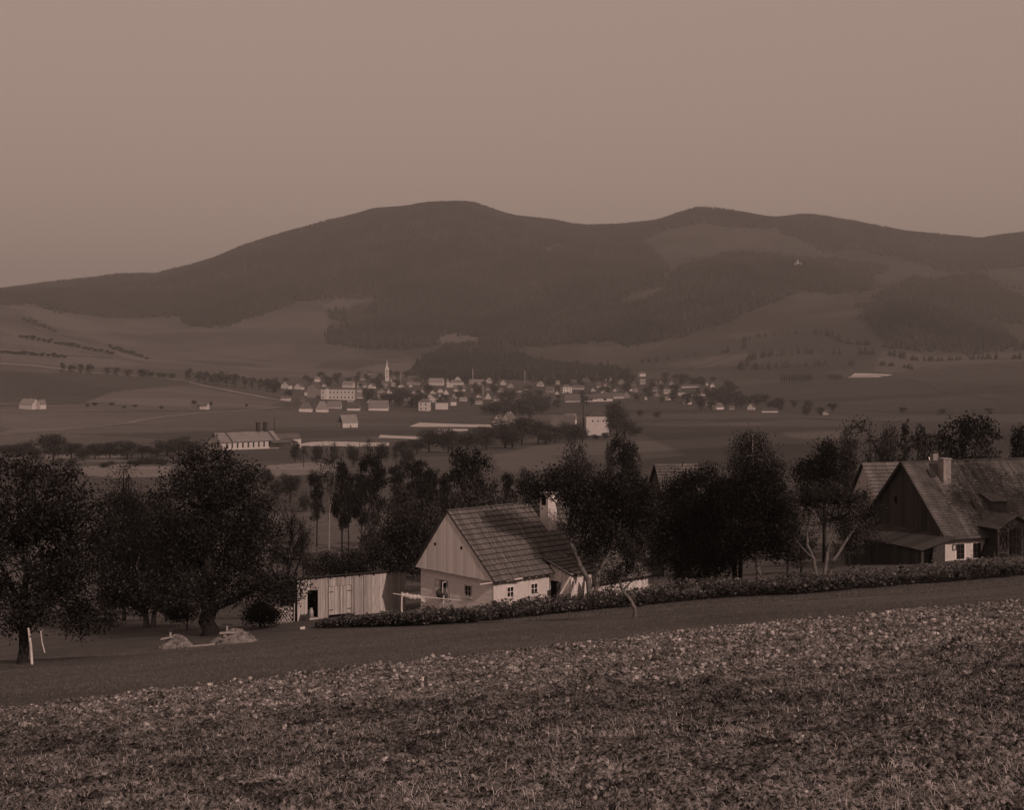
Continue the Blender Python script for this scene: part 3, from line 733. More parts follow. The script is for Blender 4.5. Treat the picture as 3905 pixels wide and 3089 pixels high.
# windows
window(cottage, (1.42, .449, .66), (1, 0, 0), (0, 0, 1), (0, -1, 0), .66, .74, M['whiteframe'])
w2 = window(cottage, (3.60, .449, .60), (1, 0, 0), (0, 0, 1), (0, -1, 0), .68, .78, M['whiteframe'], surround=M['lime'])
pl = MB()
for i in range(26):
    px = random.uniform(3.68, 4.18); pzv = random.uniform(.66, .9); s = random.uniform(.03, .06)
    pl.add([(px - s, .40, pzv), (px, .392, pzv - s), (px + s, .40, pzv), (px, .392, pzv + s)], [(0, 1, 2, 3)])
pl.build('window_plant', M['crop'], w2)
window(cottage, (.2745, 3.40, .53), (0, -1, 0), (0, 0, 1), (-1, 0, 0), .72, .80, M['frame'], ft=.07)
MB().box(.18, .27, 2.62, 3.46, .44, .50).build('sill', M['lime'], cottage)
# open window: frame, dark opening, casements folded out
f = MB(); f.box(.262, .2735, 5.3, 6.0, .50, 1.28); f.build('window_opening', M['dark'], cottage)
f = MB(); f.box(.25, .272, 5.22, 5.30, .46, 1.34).box(.25, .272, 6.0, 6.08, .46, 1.34).box(.25, .272, 5.30, 6.0, 1.28, 1.34).box(.25, .272, 5.30, 6.0, .44, .50)
f.build('window_frame', M['frame'], cottage)
def casement(y0, y1, z0, z1, xx, nm):
    f = MB(); f.box(xx - .03, xx, y0, y0 + .06, z0, z1).box(xx - .03, xx, y1 - .06, y1, z0, z1).box(xx - .03, xx, y0 + .06, y1 - .06, z0, z0 + .06).box(xx - .03, xx, y0 + .06, y1 - .06, z1 - .06, z1).box(xx - .03, xx, y0 + .06, y1 - .06, (z0 + z1) / 2 - .02, (z0 + z1) / 2 + .02)
    o = f.build(nm, M['frame'], cottage); MB().box(xx - .016, xx - .01, y0 + .06, y1 - .06, z0 + .06, z1 - .06).build('pane', M['whiteframe'], o)
casement(6.09, 6.62, .50, 1.30, .262, 'casement')
f = MB(); f.box(-.20, .24, 5.25, 5.29, .48, .54).box(-.20, .24, 5.25, 5.29, 1.24, 1.30).box(-.20, -.14, 5.25, 5.29, .54, 1.24).box(.18, .24, 5.25, 5.29, .54, 1.24); f.build('casement', M['frame'], cottage)
def to_world(th, p): 
    v = Matrix.Rotation(th.rotation_euler[2], 3, 'Z') @ Vector(p); return Vector(th.location) + v
# featherbed airing over the sill (a thing of its own)
def blob(name, m, label, cat, centre, size, seed, rot=0, noise=.25, sub=3, group=None, flat=None):
    bm = bmesh.new(); bmesh.ops.create_icosphere(bm, subdivisions=sub, radius=1); rr = random.Random(seed)
    ph = [rr.uniform(0, 6) for _ in range(9)]
    for v in bm.verts:
        x, y, z = v.co; k = 1 + noise * (math.sin(3 * x + ph[0]) * math.sin(3.4 * y + ph[1]) + .6 * math.sin(5 * z + ph[2] + 2 * x) + .4 * math.sin(7 * y + ph[3]) * math.sin(6 * z + ph[4]))
        v.co = Vector((x * size[0], y * size[1], z * size[2])) * k
        if flat is not None and v.co.z < flat: v.co.z = flat
    me = bpy.data.meshes.new(name); bm.to_mesh(me); bm.free(); me.materials.append(m)
    me.polygons.foreach_set('use_smooth', np.ones(len(me.polygons), bool))
    o = link(name, me, None, centre, rot); return tag(o, label, cat, group)
blob('featherbed', M['cloth_dark'], 'dark featherbed hanging out of the open gable window of the cottage', 'bedding', to_world(cottage, (.02, 5.55, .42)), (.30, .48, .42), 3, CTH, .16)
# sacking thrown over a stake by the front wall
t = thing('draped_sack', 'pale sacking thrown over stakes against the cottage front between its windows', 'sack', to_world(cottage, (2.75, .05, .2)), CTH)
mb = MB(); V = []; F = []
n1, n2 = 9, 8
for i in range(n1):
    for j in range(n2):
        a = i / (n1 - 1); b_ = j / (n2 - 1)
        V.append(((a - .5) * .95 + .1 * math.sin(7 * b_ + 3 * a), -.15 - .25 * b_ + .05 * math.sin(9 * a), .36 - .62 * b_ ** 1.3 - .5 * (a - .35) ** 2 + .05 * math.sin(11 * a + 5 * b_)))
for i in range(n1 - 1):
    for j in range(n2 - 1): F.append([i * n2 + j, i * n2 + j + 1, (i + 1) * n2 + j + 1, (i + 1) * n2 + j])
mb.add(V, F); mb.build('sacking', M['cloth_grey'], t, True)
MB().tube([(-.3, -.1, -1.2), (-.42, -.14, .42)], [.03, .025], 6).build('stake', M['plank'], t)
MB().tube([(.3, -.1, -1.2), (.22, -.14, .25)], [.03, .025], 6).build('stake', M['plank'], t)
# boards and poles leaning by the porch
def leaning(label, p, q, wd, th, m, name='leaning_pole'):
    t = MB(); t.beam(p, q, wd, th); o = t.build(name, m); return tag(o, label, 'pole')
for lab, a, b_, wd, m in (('pale squared pole leaning against the porch beside the cottage door', (2110, 2290), (2182, 2188), .12, 'plank_white'),
                          ('thin pale board leaning upright at the end of the cottage porch', (2190, 2285), (2207, 2192), .14, 'plank_white'),
                          ('narrow grey lath leaning between the pale boards of the porch', (2178, 2285), (2192, 2212), .06, 'plank')):
    g = at_f(a[0], a[1], 89.2); g.z = H(g.x, g.y) - .05; leaning(lab, g, at_f(b_[0], b_[1], 90.3), wd, .05, M[m])

# ------------------------------------------------------------------ the plank shed
SD = 95.0; sl = at_f(1134, 2204, SD); sr = at_f(1547, 2169.5, SD * .1666 / .1599)
sth = math.atan2(sr.y - sl.y, sr.x - sl.x); SLn = math.hypot(sr.x - sl.x, sr.y - sl.y)
gz = H(sl.x, sl.y); SHh = sl.z - gz
shed = thing('shed', 'long weathered plank shed with open doorway left of the cottage', 'shed', (sl.x, sl.y, gz), sth)
random.seed(5)
def plank_run(x0, x1, z0, z1, parent, m, name='plank', y0=0.0, lo=.16, hi=.30):
    x = x0
    while x < x1 - .01:
        w_ = random.uniform(lo, hi); xe = x1 if x + w_ > x1 - .08 else x + w_
        o = random.uniform(-.018, .018); zz = z0(x) if callable(z0) else z0
        MB().box(x + .006, xe - .006, y0 + o, y0 + o + .03, zz, z1 + random.uniform(-.02, .02)).build(name, m, parent); x = xe
DX0, DX1 = .76, 1.54; GX0, GX1 = 2.36, 4.10; ZT = SHh - .12
low = lambda x: -.7
plank_run(0, DX0, low, ZT, shed, M['plank']); plank_run(DX0, DX1, 2.12, ZT, shed, M['plank'])
plank_run(DX1 + .005, GX0 - .02, low, ZT, shed, M['plank']); plank_run(GX1 + .02, SLn, low, ZT, shed, M['plank'])
plank_run(GX0, GX1, 2.28, ZT - .06, shed, M['plank'], 'lintel_plank', -.015, .09, .16)
for a, b_ in ((GX0, (GX0 + GX1) / 2 - .012), ((GX0 + GX1) / 2 + .012, GX1)):
    dd = MB(); dd.box(a + .01, b_ - .01, .024, .05, .22, 2.26); leaf_ = dd.build('door_leaf', M['plank'], shed)
    plank_run(a + .01, b_ - .01, .22, 2.25, leaf_, M['plank'], 'board', -.012, .10, .16)
    for zz in (.55, 1.85):
        MB().box(a + .04 if a == GX0 else b_ - .34, a + .34 if a == GX0 else b_ - .04, -.045, -.035, zz, zz + .05).build('hinge', M['tar'], leaf_)
MB().box(DX0 - .02, DX1 + .02, -.03, .35, -.10, .10).build('threshold', M['plank'], shed)
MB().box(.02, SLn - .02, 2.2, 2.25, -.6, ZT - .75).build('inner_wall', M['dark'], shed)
MB().box(.02, SLn - .02, 3.9, 3.94, -1.2, ZT - 1.4).build('back_wall', M['plank_dark'], shed)
for xx in (0.0, SLn - .04):
    MB().prism([(xx, .04, -1.0), (xx, 3.9, -1.0), (xx, 3.9, ZT - 1.42), (xx, .04, ZT - .02)], (.04, 0, 0)).build('side_wall', M['plank_dark'], shed)
rf = MB(); rf.slab((-.18, -.28, SHh - .04), (SLn + .1, -.28, SHh - .04), (SLn + .1, 4.15, SHh - 1.57), (-.18, 4.15, SHh - 1.57), .07); rfo = rf.build('roof', M['tar'], shed)
for k in range(8):
    xb = .3 + k * (SLn - .6) / 7; b = MB(); b.beam((xb, -.22, SHh - .10), (xb, .5, SHh - .34), .11, .12); b.build('rafter_end', M['plank_dark'], shed)
for xx in (2.12, 4.35, 5.1):
    b = MB(); b.tube([(xx, -.03, -.6), (xx + .02, -.03, 1.2), (xx - .01, -.03, ZT)], [.075, .07, .06], 7); b.build('batten', M['plank'], shed)
def on_shed(x, y, z=0): return to_world(shed, (x, y, z))
p = on_shed(1.15, .32, .11)
cn = thing('milk_can', 'dull tin can standing inside the dark shed doorway', 'can', p)
m_ = MB(); m_.tube([(0, 0, 0), (0, 0, .42), (0, 0, .52), (0, 0, .62), (0, 0, .68)], [.17, .17, .13, .10, .12], 12); m_.build('body', M['metal'], cn, True)
m_ = MB(); m_.tube([(-.11, 0, .6), (-.2, 0, .5), (-.17, 0, .36)], [.012] * 3, 5); m_.build('handle', M['metal'], cn)
for i, (xx, lab) in enumerate(((.16, 'leftmost small dark board leaning on the foot of the shed wall'), (.36, 'second small board from the left leaning on the shed wall'), (.56, 'third small board from the left leaning on the shed wall'), (.70, 'small dark board leaning on the shed wall next to its doorway'))):
    a = on_shed(xx, -.38); a.z = H(a.x, a.y) - .02; b_ = on_shed(xx + .12, -.05); b_.z = a.z + .42
    t = MB(); t.beam(a, b_, .13, .035); tag(t.build('small_board', M['tar']), lab, 'board', 'boards leaning on the shed')
g = ground_f(1154, 2404, dmin=60, dmax=95)
pa = thing('pail', 'small pale pail lying on the grass in front of the shed', 'pail', (g[0], g[1], g[2] + .10))
m_ = MB(); m_.tube([(-.14, 0, 0), (.14, .03, .02)], [.09, .12], 12, cap=False); m_.tube([(-.145, 0, 0), (-.13, 0, 0)], [.088, .088], 12); m_.build('body', M['lime'], pa)
m_ = MB(); m_.tube([(.14, -.12, .02), (.24, 0, .08), (.14, .12, .02)], [.008] * 3, 4); m_.build('handle', M['metal'], pa)

# stack of firewood at the left end of the shed
g = on_shed(-.95, .1); g.z = H(g.x, g.y)
wp = thing('firewood_stack', 'low stack of split firewood against the left end of the shed', 'firewood', g, sth)
random.seed(9)
for r_ in range(7):
    for c_ in range(6 - (r_ % 2)):
        x = -.55 + c_ * .2 + (r_ % 2) * .1 + random.uniform(-.02, .02); l0 = random.uniform(-.05, .05)
        m_ = MB(); m_.tube([(x, -.35 + l0, .08 + r_ * .155), (x, .45 + l0, .08 + r_ * .155)], [random.uniform(.07, .095)] * 2, 5); m_.build('split_log', M['wood'], wp)
for xx in (-.72, .66):
    m_ = MB(); m_.tube([(xx, -.2, -.3), (xx + .04, -.2, 1.35)], [.045, .035], 6); m_.build('stake', M['wood'], wp)

# ------------------------------------------------------------------ clothes rail beside the gable
D0 = 83.5
rail = thing('drying_rail', 'wooden drying rail on rough posts beside the cottage gable', 'clothes rail', (at_f(1620, 2300, D0).x, D0, H(at_f(1620, 2300, D0).x, D0)))
bx = Vector(rail.location)
for px, pt, dd in ((1533, 2259, D0), (1612, 2284, D0 + .25), (1692, 2272, D0 + .5), (1718, 2258, D0 + .7)):
    q = at_f(px, pt, dd); gq = H(q.x, q.y); m_ = MB()
    m_.tube([Vector((q.x + .05, q.y, gq - .4)) - bx, Vector((q.x - .03, q.y, (q.z + gq) / 2)) - bx, q - bx], [.065, .06, .05], 7); m_.build('post', M['post'] if px < 1600 else M['plank'], rail)
m_ = MB(); m_.tube([at_f(1498, 2264, D0) - bx, at_f(1533, 2270, D0) - bx, at_f(1620, 2278, D0 + .25) - bx, at_f(1762, 2291, D0 + .6) - bx], [.03, .04, .04, .025], 6); m_.build('rail_pole', M['plank'], rail)
lt = thing('laundry', 'pale rolled cloth wound along the left half of the drying rail', 'laundry', at_f(1570, 2275, D0 + .1))
lb = Vector(lt.location); m_ = MB(); pts = []; rad = []
for i in range(25):
    a = i / 24; pts.append(at_f(1532 + 74 * a, 2268 + 10 * a, D0 + .1) - lb + Vector((0, 0, .03 * math.sin(9 * a) - .05))); rad.append(.12 + .05 * math.sin(a * math.pi) + .03 * math.sin(a * 31) + .02 * math.sin(a * 53))
m_.tube(pts, rad, 12); m_.build('rolled_cloth', M['cloth'], lt, True)
m_ = MB(); e0 = pts[-1]
m_.add([e0 + Vector((-.05, -.1, .1)), e0 + Vector((.22, -.06, -.02)), e0 + Vector((.26, -.05, -.30)), e0 + Vector((.05, -.12, -.2)), e0 + Vector((-.05, -.06, .1)), e0 + Vector((.22, -.03, -.02)), e0 + Vector((.26, -.02, -.30)), e0 + Vector((.05, -.08, -.2))],
       [(0, 3, 2, 1), (4, 5, 6, 7), (0, 1, 5, 4), (1, 2, 6, 5), (2, 3, 7, 6), (3, 0, 4, 7)]); m_.build('loose_corner', M['cloth'], lt)

# ------------------------------------------------------------------ the big slate-roofed house on the right
RTH = R(20)
o0 = at_f(3608, 2054, 112.0); HZ = H(o0.x, o0.y + 2)
house = thing('slate_roofed_house', 'large house with slate roof and dark plank gable at the right edge', 'house', (o0.x, o0.y, HZ), RTH)
HE = o0.z - HZ; HWd = 12.2; HR = HE + 6.0; HL = 26.0; hs = 6.0 / (HWd / 2)
hf = lambda y: HE + hs * y
hb = lambda y: HE + hs * (HWd - y)
b = MB(); b.box(0, 6.0, .5, .75, -1.5, HE + .3).box(-.55, -.002, .49, .75, -1.5, HE - .17); b.build('front_wall', M['lime'], house)
b = MB(); b.box(6.0, HL, .52, .75, -1.5, HE + .35); b.build('rear_front_wall', M['lime'], house)
b = MB(); b.box(.25, HL - .3, HWd - .75, HWd - .5, -3.5, HE + .3); b.build('back_wall', M['lime'], house)
b = MB(); b.box(.25, .45, .76, HWd - .76, -2.5, HE - .05); b.build('gable_wall', M['lime'], house)
b = MB(); b.prism([(.33, .35, HE + .02), (.33, HWd - .35, HE + .02), (.33, HWd / 2, HR - .3)], (.1, 0, 0)); b.build('gable_backing', M['dark'], house)
random.seed(21); y = .3
while y < HWd - .3:
    w_ = random.uniform(.17, .27); y1 = min(HWd - .3, y + w_); c = HWd / 2
    tp = lambda v: (hf(v) if v < c else hb(v)) - .22
    pts = [(.30, y + .006, HE - .15), (.30, y1 - .006, HE - .15), (.30, y1 - .006, tp(y1))]
    if y < c < y1: pts.append((.30, c, tp(c)))
    pts.append((.30, y + .006, tp(y)))
    MB().prism(pts, (.028 + random.uniform(0, .01), 0, 0)).build('gable_plank', M['plank_dark'], house); y = y1
b = MB(); b.box(.285, .299, 4.6, 7.6, HR - 2.4, HR - 2.32); b.build('gable_batten', M['plank_dark'], house)
b = MB(); b.box(.28, .297, 7.1, 7.5, HE + 2.2, HE + 2.8); b.build('gable_hatch', M['dark'], house)
dk = MB()
dk.slab((-.05, -.02, HE - .14), (HL, -.02, HE - .14), (HL, HWd / 2, HR - .12), (-.05, HWd / 2, HR - .12), .06)
dk.slab((HL, HWd + .02, HE - .14), (-.05, HWd + .02, HE - .14), (-.05, HWd / 2, HR - .12), (HL, HWd / 2, HR - .12), .06)
hroof = dk.build('roof', M['plank_dark'], house)
hn = Vector((0, -hs, 1)).normalized(); hnb = Vector((0, hs, 1)).normalized()
NCs = 30
for k in range(NCs):
    ya = -.06 + k * (HWd / 2 + .06) / NCs; yb = ya + (HWd / 2 + .06) / NCs * 1.15
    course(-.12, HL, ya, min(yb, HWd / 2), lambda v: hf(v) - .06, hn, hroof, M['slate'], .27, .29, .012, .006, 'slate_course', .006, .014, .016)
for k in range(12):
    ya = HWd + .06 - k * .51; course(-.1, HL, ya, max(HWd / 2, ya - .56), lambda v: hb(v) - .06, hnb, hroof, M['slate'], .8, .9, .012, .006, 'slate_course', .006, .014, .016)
b = MB(); b.beam((-.12, HWd / 2, HR - .02), (HL, HWd / 2, HR - .02), .3, .06); b.build('ridge_cap', M['slate'], hroof)
for a_, b_ in (((-.09, -.05, HE - .16), (-.09, HWd / 2, HR - .06)), ((-.09, HWd + .05, HE - .16), (-.09, HWd / 2, HR - .06))):
    v = MB(); v.beam(a_, b_, .05, .2); v.build('verge_board', M['plank_dark'], house)
b = MB(); b.tube([(-.1, -.1, HE - .13), (HL, -.1, HE - .13)], [.07, .07], 8); b.build('gutter', M['tar'], house)
cz = hf(3.5)
b = MB(); b.box(3.02, 3.80, 4.2, 4.98, hf(4.2) - .5, HR + .25); c1 = b.build('chimney', M['brick_pale'], house)
MB().box(2.95, 3.87, 4.13, 5.05, HR + .252, HR + .34).build('chimney_cap', M['brick_pale'], c1)
b = MB(); b.tube([(3.45, 4.6, HR + .34), (3.45, 4.6, HR + 1.25)], [.03, .03], 6); b.build('rod', M['tar'], c1)
b = MB(); b.box(4.4, 4.95, 7.4, 7.9, HE + 4, HR + .55); c2 = b.build('chimney', M['brick_pale'], house)
MB().add([(4.3,7.3,HR+.56),(5.05,7.3,HR+.56),(5.05,8.0,HR+.56),(4.3,8.0,HR+.56),(4.67,7.65,HR+.85)],[(3,2,1,0),(0,1,4),(1,2,4),(2,3,4),(3,0,4)]).build('chimney_hood', M['tar'], c2)
def on_slope(x0, x1, y0, y1, up, nm, m):
    b = MB(); q = [Vector((x, y, hf(y))) + hn * .05 for x, y in ((x0, y0), (x1, y0), (x1, y1), (x0, y1))]
    b.hexa(q + [p + hn * up for p in q]); return b.build(nm, m, house)
on_slope(2.05, 2.65, 4.75, 5.35, .06, 'skylight', M['tar']); on_slope(4.6, 4.72, 2.1, 2.7, .10, 'roof_hook', M['tar'])
# dormer hood
b = MB(); yA, yB = 1.8, 3.0
b.hexa([Vector((6.2, yA, hf(yA))), Vector((7.8, yA, hf(yA))), Vector((7.8, yB, hf(yB))), Vector((6.2, yB, hf(yB))), Vector((6.2, yA, hf(yA) + .85)), Vector((7.8, yA, hf(yA) + .85)), Vector((7.8, yB, hf(yB) + .10)), Vector((6.2, yB, hf(yB) + .10))])
dm = b.build('dormer', M['plank_dark'], house)
b = MB(); b.slab((6.05, yA - .2, hf(yA) + .9), (7.95, yA - .2, hf(yA) + .9), (7.95, yB + .3, hf(yB) + .32), (6.05, yB + .3, hf(yB) + .32), .06); b.build('dormer_roof', M['slate'], dm)
for xw in (1.42, 3.12):
    wv = window(house, (xw, .499, HE - 1.9), (1, 0, 0), (0, 0, 1), (0, -1, 0), .82, 1.30, M['timber'], (2, 3), surround=M['whiteframe'], ft=.06)
b = MB(); b.box(1.02, 1.06, .40, .46, HE - 1.1, HE - .62).box(1.34, 1.38, .40, .46, HE - 1.1, HE - .62).box(1.06, 1.34, .40, .46, HE - 1.1, HE - 1.06).box(1.06, 1.34, .40, .46, HE - .66, HE - .62); b.build('open_casement', M['timber'], house)
# cellar hood with whitened base left of the porch
b = MB(); b.box(3.96, 4.2, -1.0, .48, -1.5, .40); b.build('cellar_base', M['lime'], house)
b = MB(); b.prism([(3.86, -1.15, .55), (4.22, -1.15, .42), (4.22, -1.15, 1.5)], (0, 1.6, 0)); b.build('cellar_hood', M['tar'], house)
# half-timbered porch
px0, px1, py0 = 4.25, 7.7, -1.3
pb = MB(); pb.box(px0 + .08, px1 - .08, py0 + .08, .45, -1.5, HE + .8); porch = pb.build('porch', M['plank_dark'], house)
def tim(a, b__, w_=.14): m = MB(); m.beam(a, b__, w_, w_, up=(0, 1, 0)); m.build('timber', M['timber'], porch)
zt = HE + .85
for xx in (px0, px0 + 1.0, px1 - 1.0, px1): tim((xx, py0, -1.5), (xx, py0, zt))
for zz in (.05, .95, zt):
    tim((px0 + .07, py0 - .01, zz), (px0 + .93, py0 - .01, zz)); tim((px1 - .93, py0 - .01, zz), (px1 - .07, py0 - .01, zz))
tim((px0 + 1.07, py0 - .01, .62), (px1 - 1.07, py0 - .01, .62)); tim((px0 + 1.07, py0 - .01, zt), (px1 - 1.07, py0 - .01, zt))
for xa, xb in ((px0, px0 + 1.0), (px1 - 1.0, px1)):
    tim((xa + .06, py0 + .02, .98), (xb - .06, py0 + .02, zt - .05), .08); tim((xb - .06, py0 + .03, .98), (xa + .06, py0 + .03, zt - .05), .08); tim((xa + .06, py0 + .02, .08), (xb - .06, py0 + .02, .9), .08)
window(porch, (px0 + 1.12, py0 + .07, .72), (1, 0, 0), (0, 0, 1), (0, -1, 0), px1 - px0 - 2.24, zt - .85, M['timber'], (3, 3))
xm = (px0 + px1) / 2; rz = zt + .95
pf = MB(); pf.prism([(px0 - .05, py0 + .02, zt + .08), (px1 + .05, py0 + .02, zt + .08), (xm, py0 + .02, rz - .08)], (0, .05, 0)); pf.build('pediment', M['timber'], porch)
for sgn, xe in ((-1, px0 - .35), (1, px1 + .35)):
    s_ = MB()
    if sgn < 0: s_.slab((xe, 2.2, zt - .1), (xe, py0 - .35, zt - .1), (xm, py0 - .35, rz), (xm, 2.2, rz), .07)
    else: s_.slab((xe, py0 - .35, zt - .1), (xe, 2.2, zt - .1), (xm, 2.2, rz), (xm, py0 - .35, rz), .07)
    s_.build('porch_roof', M['slate'], porch)
# plank lean-to along the gable
ly0, ly1, lxx = -.6, 10.5, -2.95; LZ = 1.32
lr = MB(); lr.slab((lxx - .3, ly0 - .35, (LZ + .12)), (.28, ly0 - .35, HE + .12), (.28, ly1, HE + .12), (lxx - .3, ly1, (LZ + .12)), .07); lro = lr.build('lean_to_roof', M['plank_dark'], house)
random.seed(3)
y = ly0
for k in range(16):
    yy0 = ly0 - .38 + k * (ly1 - ly0 + .38) / 16; yy1 = yy0 + (ly1 - ly0 + .38) / 16 - .03; u_ = .075 + random.uniform(0, .02)
    q = [(lxx - .35, yy0, (LZ + .12) + u_), (.27, yy0, HE + .12 + u_), (.27, yy1, HE + .12 + u_), (lxx - .35, yy1, (LZ + .12) + u_)]
    s_ = MB(); s_.slab(*q, .03); s_.build('roof_board', M['plank_dark'], lro)
x = lxx
while x < -.56:
    w_ = random.uniform(.17, .30); xe = min(-.56, x + w_)
    if not (-2.75 < x < -1.9):
        MB().box(x + .006, xe - .006, ly0, ly0 + .03 + random.uniform(0, .012), -1.5, LZ + (x - lxx) / (-lxx) * (HE - LZ) - .02).build('lean_to_plank', M['plank_dark'], house)
    x = xe
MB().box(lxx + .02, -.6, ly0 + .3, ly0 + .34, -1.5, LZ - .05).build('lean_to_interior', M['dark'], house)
for k in range(26):
    yy0 = ly0 + k * .42; MB().box(lxx, lxx + .03 + random.uniform(0, .01), yy0 + .006, yy0 + .414, -2.2, LZ).build('lean_to_plank', M['plank_dark'], house)
b = MB(); b.box(-1.85, -.95, ly0 - .05, ly0 - .01, -.4, 1.25); b.build('lean_to_door', M['plank_dark'], house)

# ------------------------------------------------------------------ generic smaller buildings
def simple_house(name, label, cat, loc, rot, L, W, wh, rh, wall, roof, hip=0.0, wins=(0, 0), gwins=(0, 0), chim=0, group=None, over=.35, sink=1.5,
                 courses=0, wallpieces=None, winh=1.2, winw=.9, gsmall=0, band=False):
    t = thing(name, label, cat, loc, rot, group)
    b = MB(); b.box(-L/2, L/2, -W/2, W/2, -sink, wh)
    if hip == 0:
        for s in (-1, 1):
            x0 = s * L / 2; x1 = s * (L / 2 - .25)
            b.add([(x0,-W/2,wh),(x0,W/2,wh),(x0,0,wh+rh-.08),(x1,-W/2,wh),(x1,W/2,wh),(x1,0,wh+rh-.08)], [(0,1,2),(3,5,4),(1,4,5,2),(2,5,3,0)])
    b.build('wall', wall, t)
    r = MB(); o = over; k = rh / (W / 2); ze = wh - o * k
    if hip == 0:
        r.slab((-L/2-o,-W/2-o,ze),(L/2+o,-W/2-o,ze),(L/2+o,0,wh+rh),(-L/2-o,0,wh+rh),.12); r.slab((L/2+o,W/2+o,ze),(-L/2-o,W/2+o,ze),(-L/2-o,0,wh+rh),(L/2+o,0,wh+rh),.12)
    else:
        hx = L/2 - hip
        r.add([(-L/2-o,-W/2-o,wh),(L/2+o,-W/2-o,wh),(L/2+o,W/2+o,wh),(-L/2-o,W/2+o,wh),(-hx,0,wh+rh),(hx,0,wh+rh)],[(3,2,1,0),(0,1,5,4),(1,2,5),(2,3,4,5),(3,0,4)])
    ro = r.build('roof', roof, t)
    def win(p, ux, nv, ww=None, hh=None):
        m = MB(); p = Vector(p); ux = Vector(ux); nv = Vector(nv); ww = ww or winw; hh = hh or winh; q = [p - ux*ww/2, p + ux*ww/2, p + ux*ww/2 + Vector((0,0,hh)), p - ux*ww/2 + Vector((0,0,hh))]
        m.hexa([v - nv*.05 for v in q] + [v + nv*.05 for v in q]); m.build('window', M['window_far'], t)
    nx, nz = wins
    for i in range(nx):
        for j in range(nz): win((-L/2 + L*(i+.5)/nx, -W/2, wh*(j+.28)/nz), (1,0,0), (0,-1,0))
    nx, nz = gwins
    for s in (-1, 1):
        for i in range(nx):
            for j in range(nz): win((s*L/2, -W/2 + W*(i+.5)/nx, wh*(j+.28)/nz), (0,s,0), (s,0,0))
        for i in range(gsmall): win((s*L/2, (i-(gsmall-1)/2)*W*.2, wh + rh*.22), (0,s,0), (s,0,0), winw*.8, winh*.8)
    for i in range(chim):
        cx = (-.2 + .4*i) * L if chim > 1 else .12*L; c = MB(); c.box(cx-.35, cx+.35, -.35, .35, wh+rh*.7, wh+rh+1.1); c.build('chimney', M['brick_pale'] if i % 2 == 0 else wall, t)
    if band:
        bb = MB(); bb.box(-L/2-.06, L/2+.06, -W/2-.06, -W/2-.002, wh*.5-.12, wh*.5+.12); bb.build('string_course', M['wall_grey'], t)
    return t
# house behind the slate roof, with shingled roof and pale gable
def shingled(name, label, apex, D, rot, L, half, rise, wh, wall, roofm, cat='house', nrow=13, side=1):
    a = at_f(apex[0], apex[1], D); gzz = a.z - rise - wh
    t = thing(name, label, cat, (a.x, a.y, gzz), rot)
    z0 = wh; sink = max(0.5, gzz - H(a.x, a.y) + 2)
    b = MB(); b.box(.2, L - .2, -half + .3, half - .3, -sink, z0)
    b.build('wall', wall, t)
    for xx in (.2, L - .3):
        g = MB(); g.prism([(xx, -half + .3, z0), (xx, half - .3, z0), (xx, 0, z0 + rise - .2)], (.1, 0, 0)); g.build('gable', wall, t)
    k = rise / half; f1 = lambda v: z0 + k * (v + half) if v < 0 else z0 + k * (half - v)
    dk = MB(); dk.slab((0, -half, z0 - .08), (L, -half, z0 - .08), (L, 0, z0 + rise - .08), (0, 0, z0 + rise - .08), .05); dk.slab((L, half, z0 - .08), (0, half, z0 - .08), (0, 0, z0 + rise - .08), (L, 0, z0 + rise - .08), .05)
    ro = dk.build('roof', M['plank_dark'], t); n1 = Vector((0, -k, 1)).normalized(); n2 = Vector((0, k, 1)).normalized()
    for i in range(nrow):
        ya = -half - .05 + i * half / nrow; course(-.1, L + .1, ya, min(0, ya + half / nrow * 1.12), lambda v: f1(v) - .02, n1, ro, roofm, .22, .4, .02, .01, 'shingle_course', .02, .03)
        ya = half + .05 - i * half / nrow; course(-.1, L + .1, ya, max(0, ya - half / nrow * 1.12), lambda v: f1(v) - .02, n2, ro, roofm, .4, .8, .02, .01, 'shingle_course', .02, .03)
    return t, z0
random.seed(31)
t2, z2 = shingled('shingled_house', 'smaller house with dark shingle roof and pale gable behind the slate-roofed house', (3288, 1764), 138, R(12), 12, 3.4, 4.2, 3.0, M['lime'], M['shingle_far'], nrow=12)
MB().box(.15, .195, -.5, .3, z2 + .3, z2 + 1.3).build('window', M['window_far'], t2)
for xx, yy_, zz in ((7.6, -.5, 3.4), (9.3, -1.2, 2.6), (8.4, -1.9, 1.7), (4.2, -2.6, .9)): 
    b = MB(); b.slab((xx, yy_, z2 + zz + .3), (xx + .14, yy_, z2 + zz + .3), (xx + .14, yy_ + .7, z2 + zz + 1.2), (xx, yy_ + .7, z2 + zz + 1.2), .03); b.build('pale_batten', M['plank_white'], t2)
t3, z3 = shingled('barn', 'barn with pale shingle roof half hidden behind the dark orchard trees', (2661, 1767), 128, R(188), 4.2, 3.0, 2.6, 3.0, M['plank_dark'], M['shingle_far'], 'barn', 11)

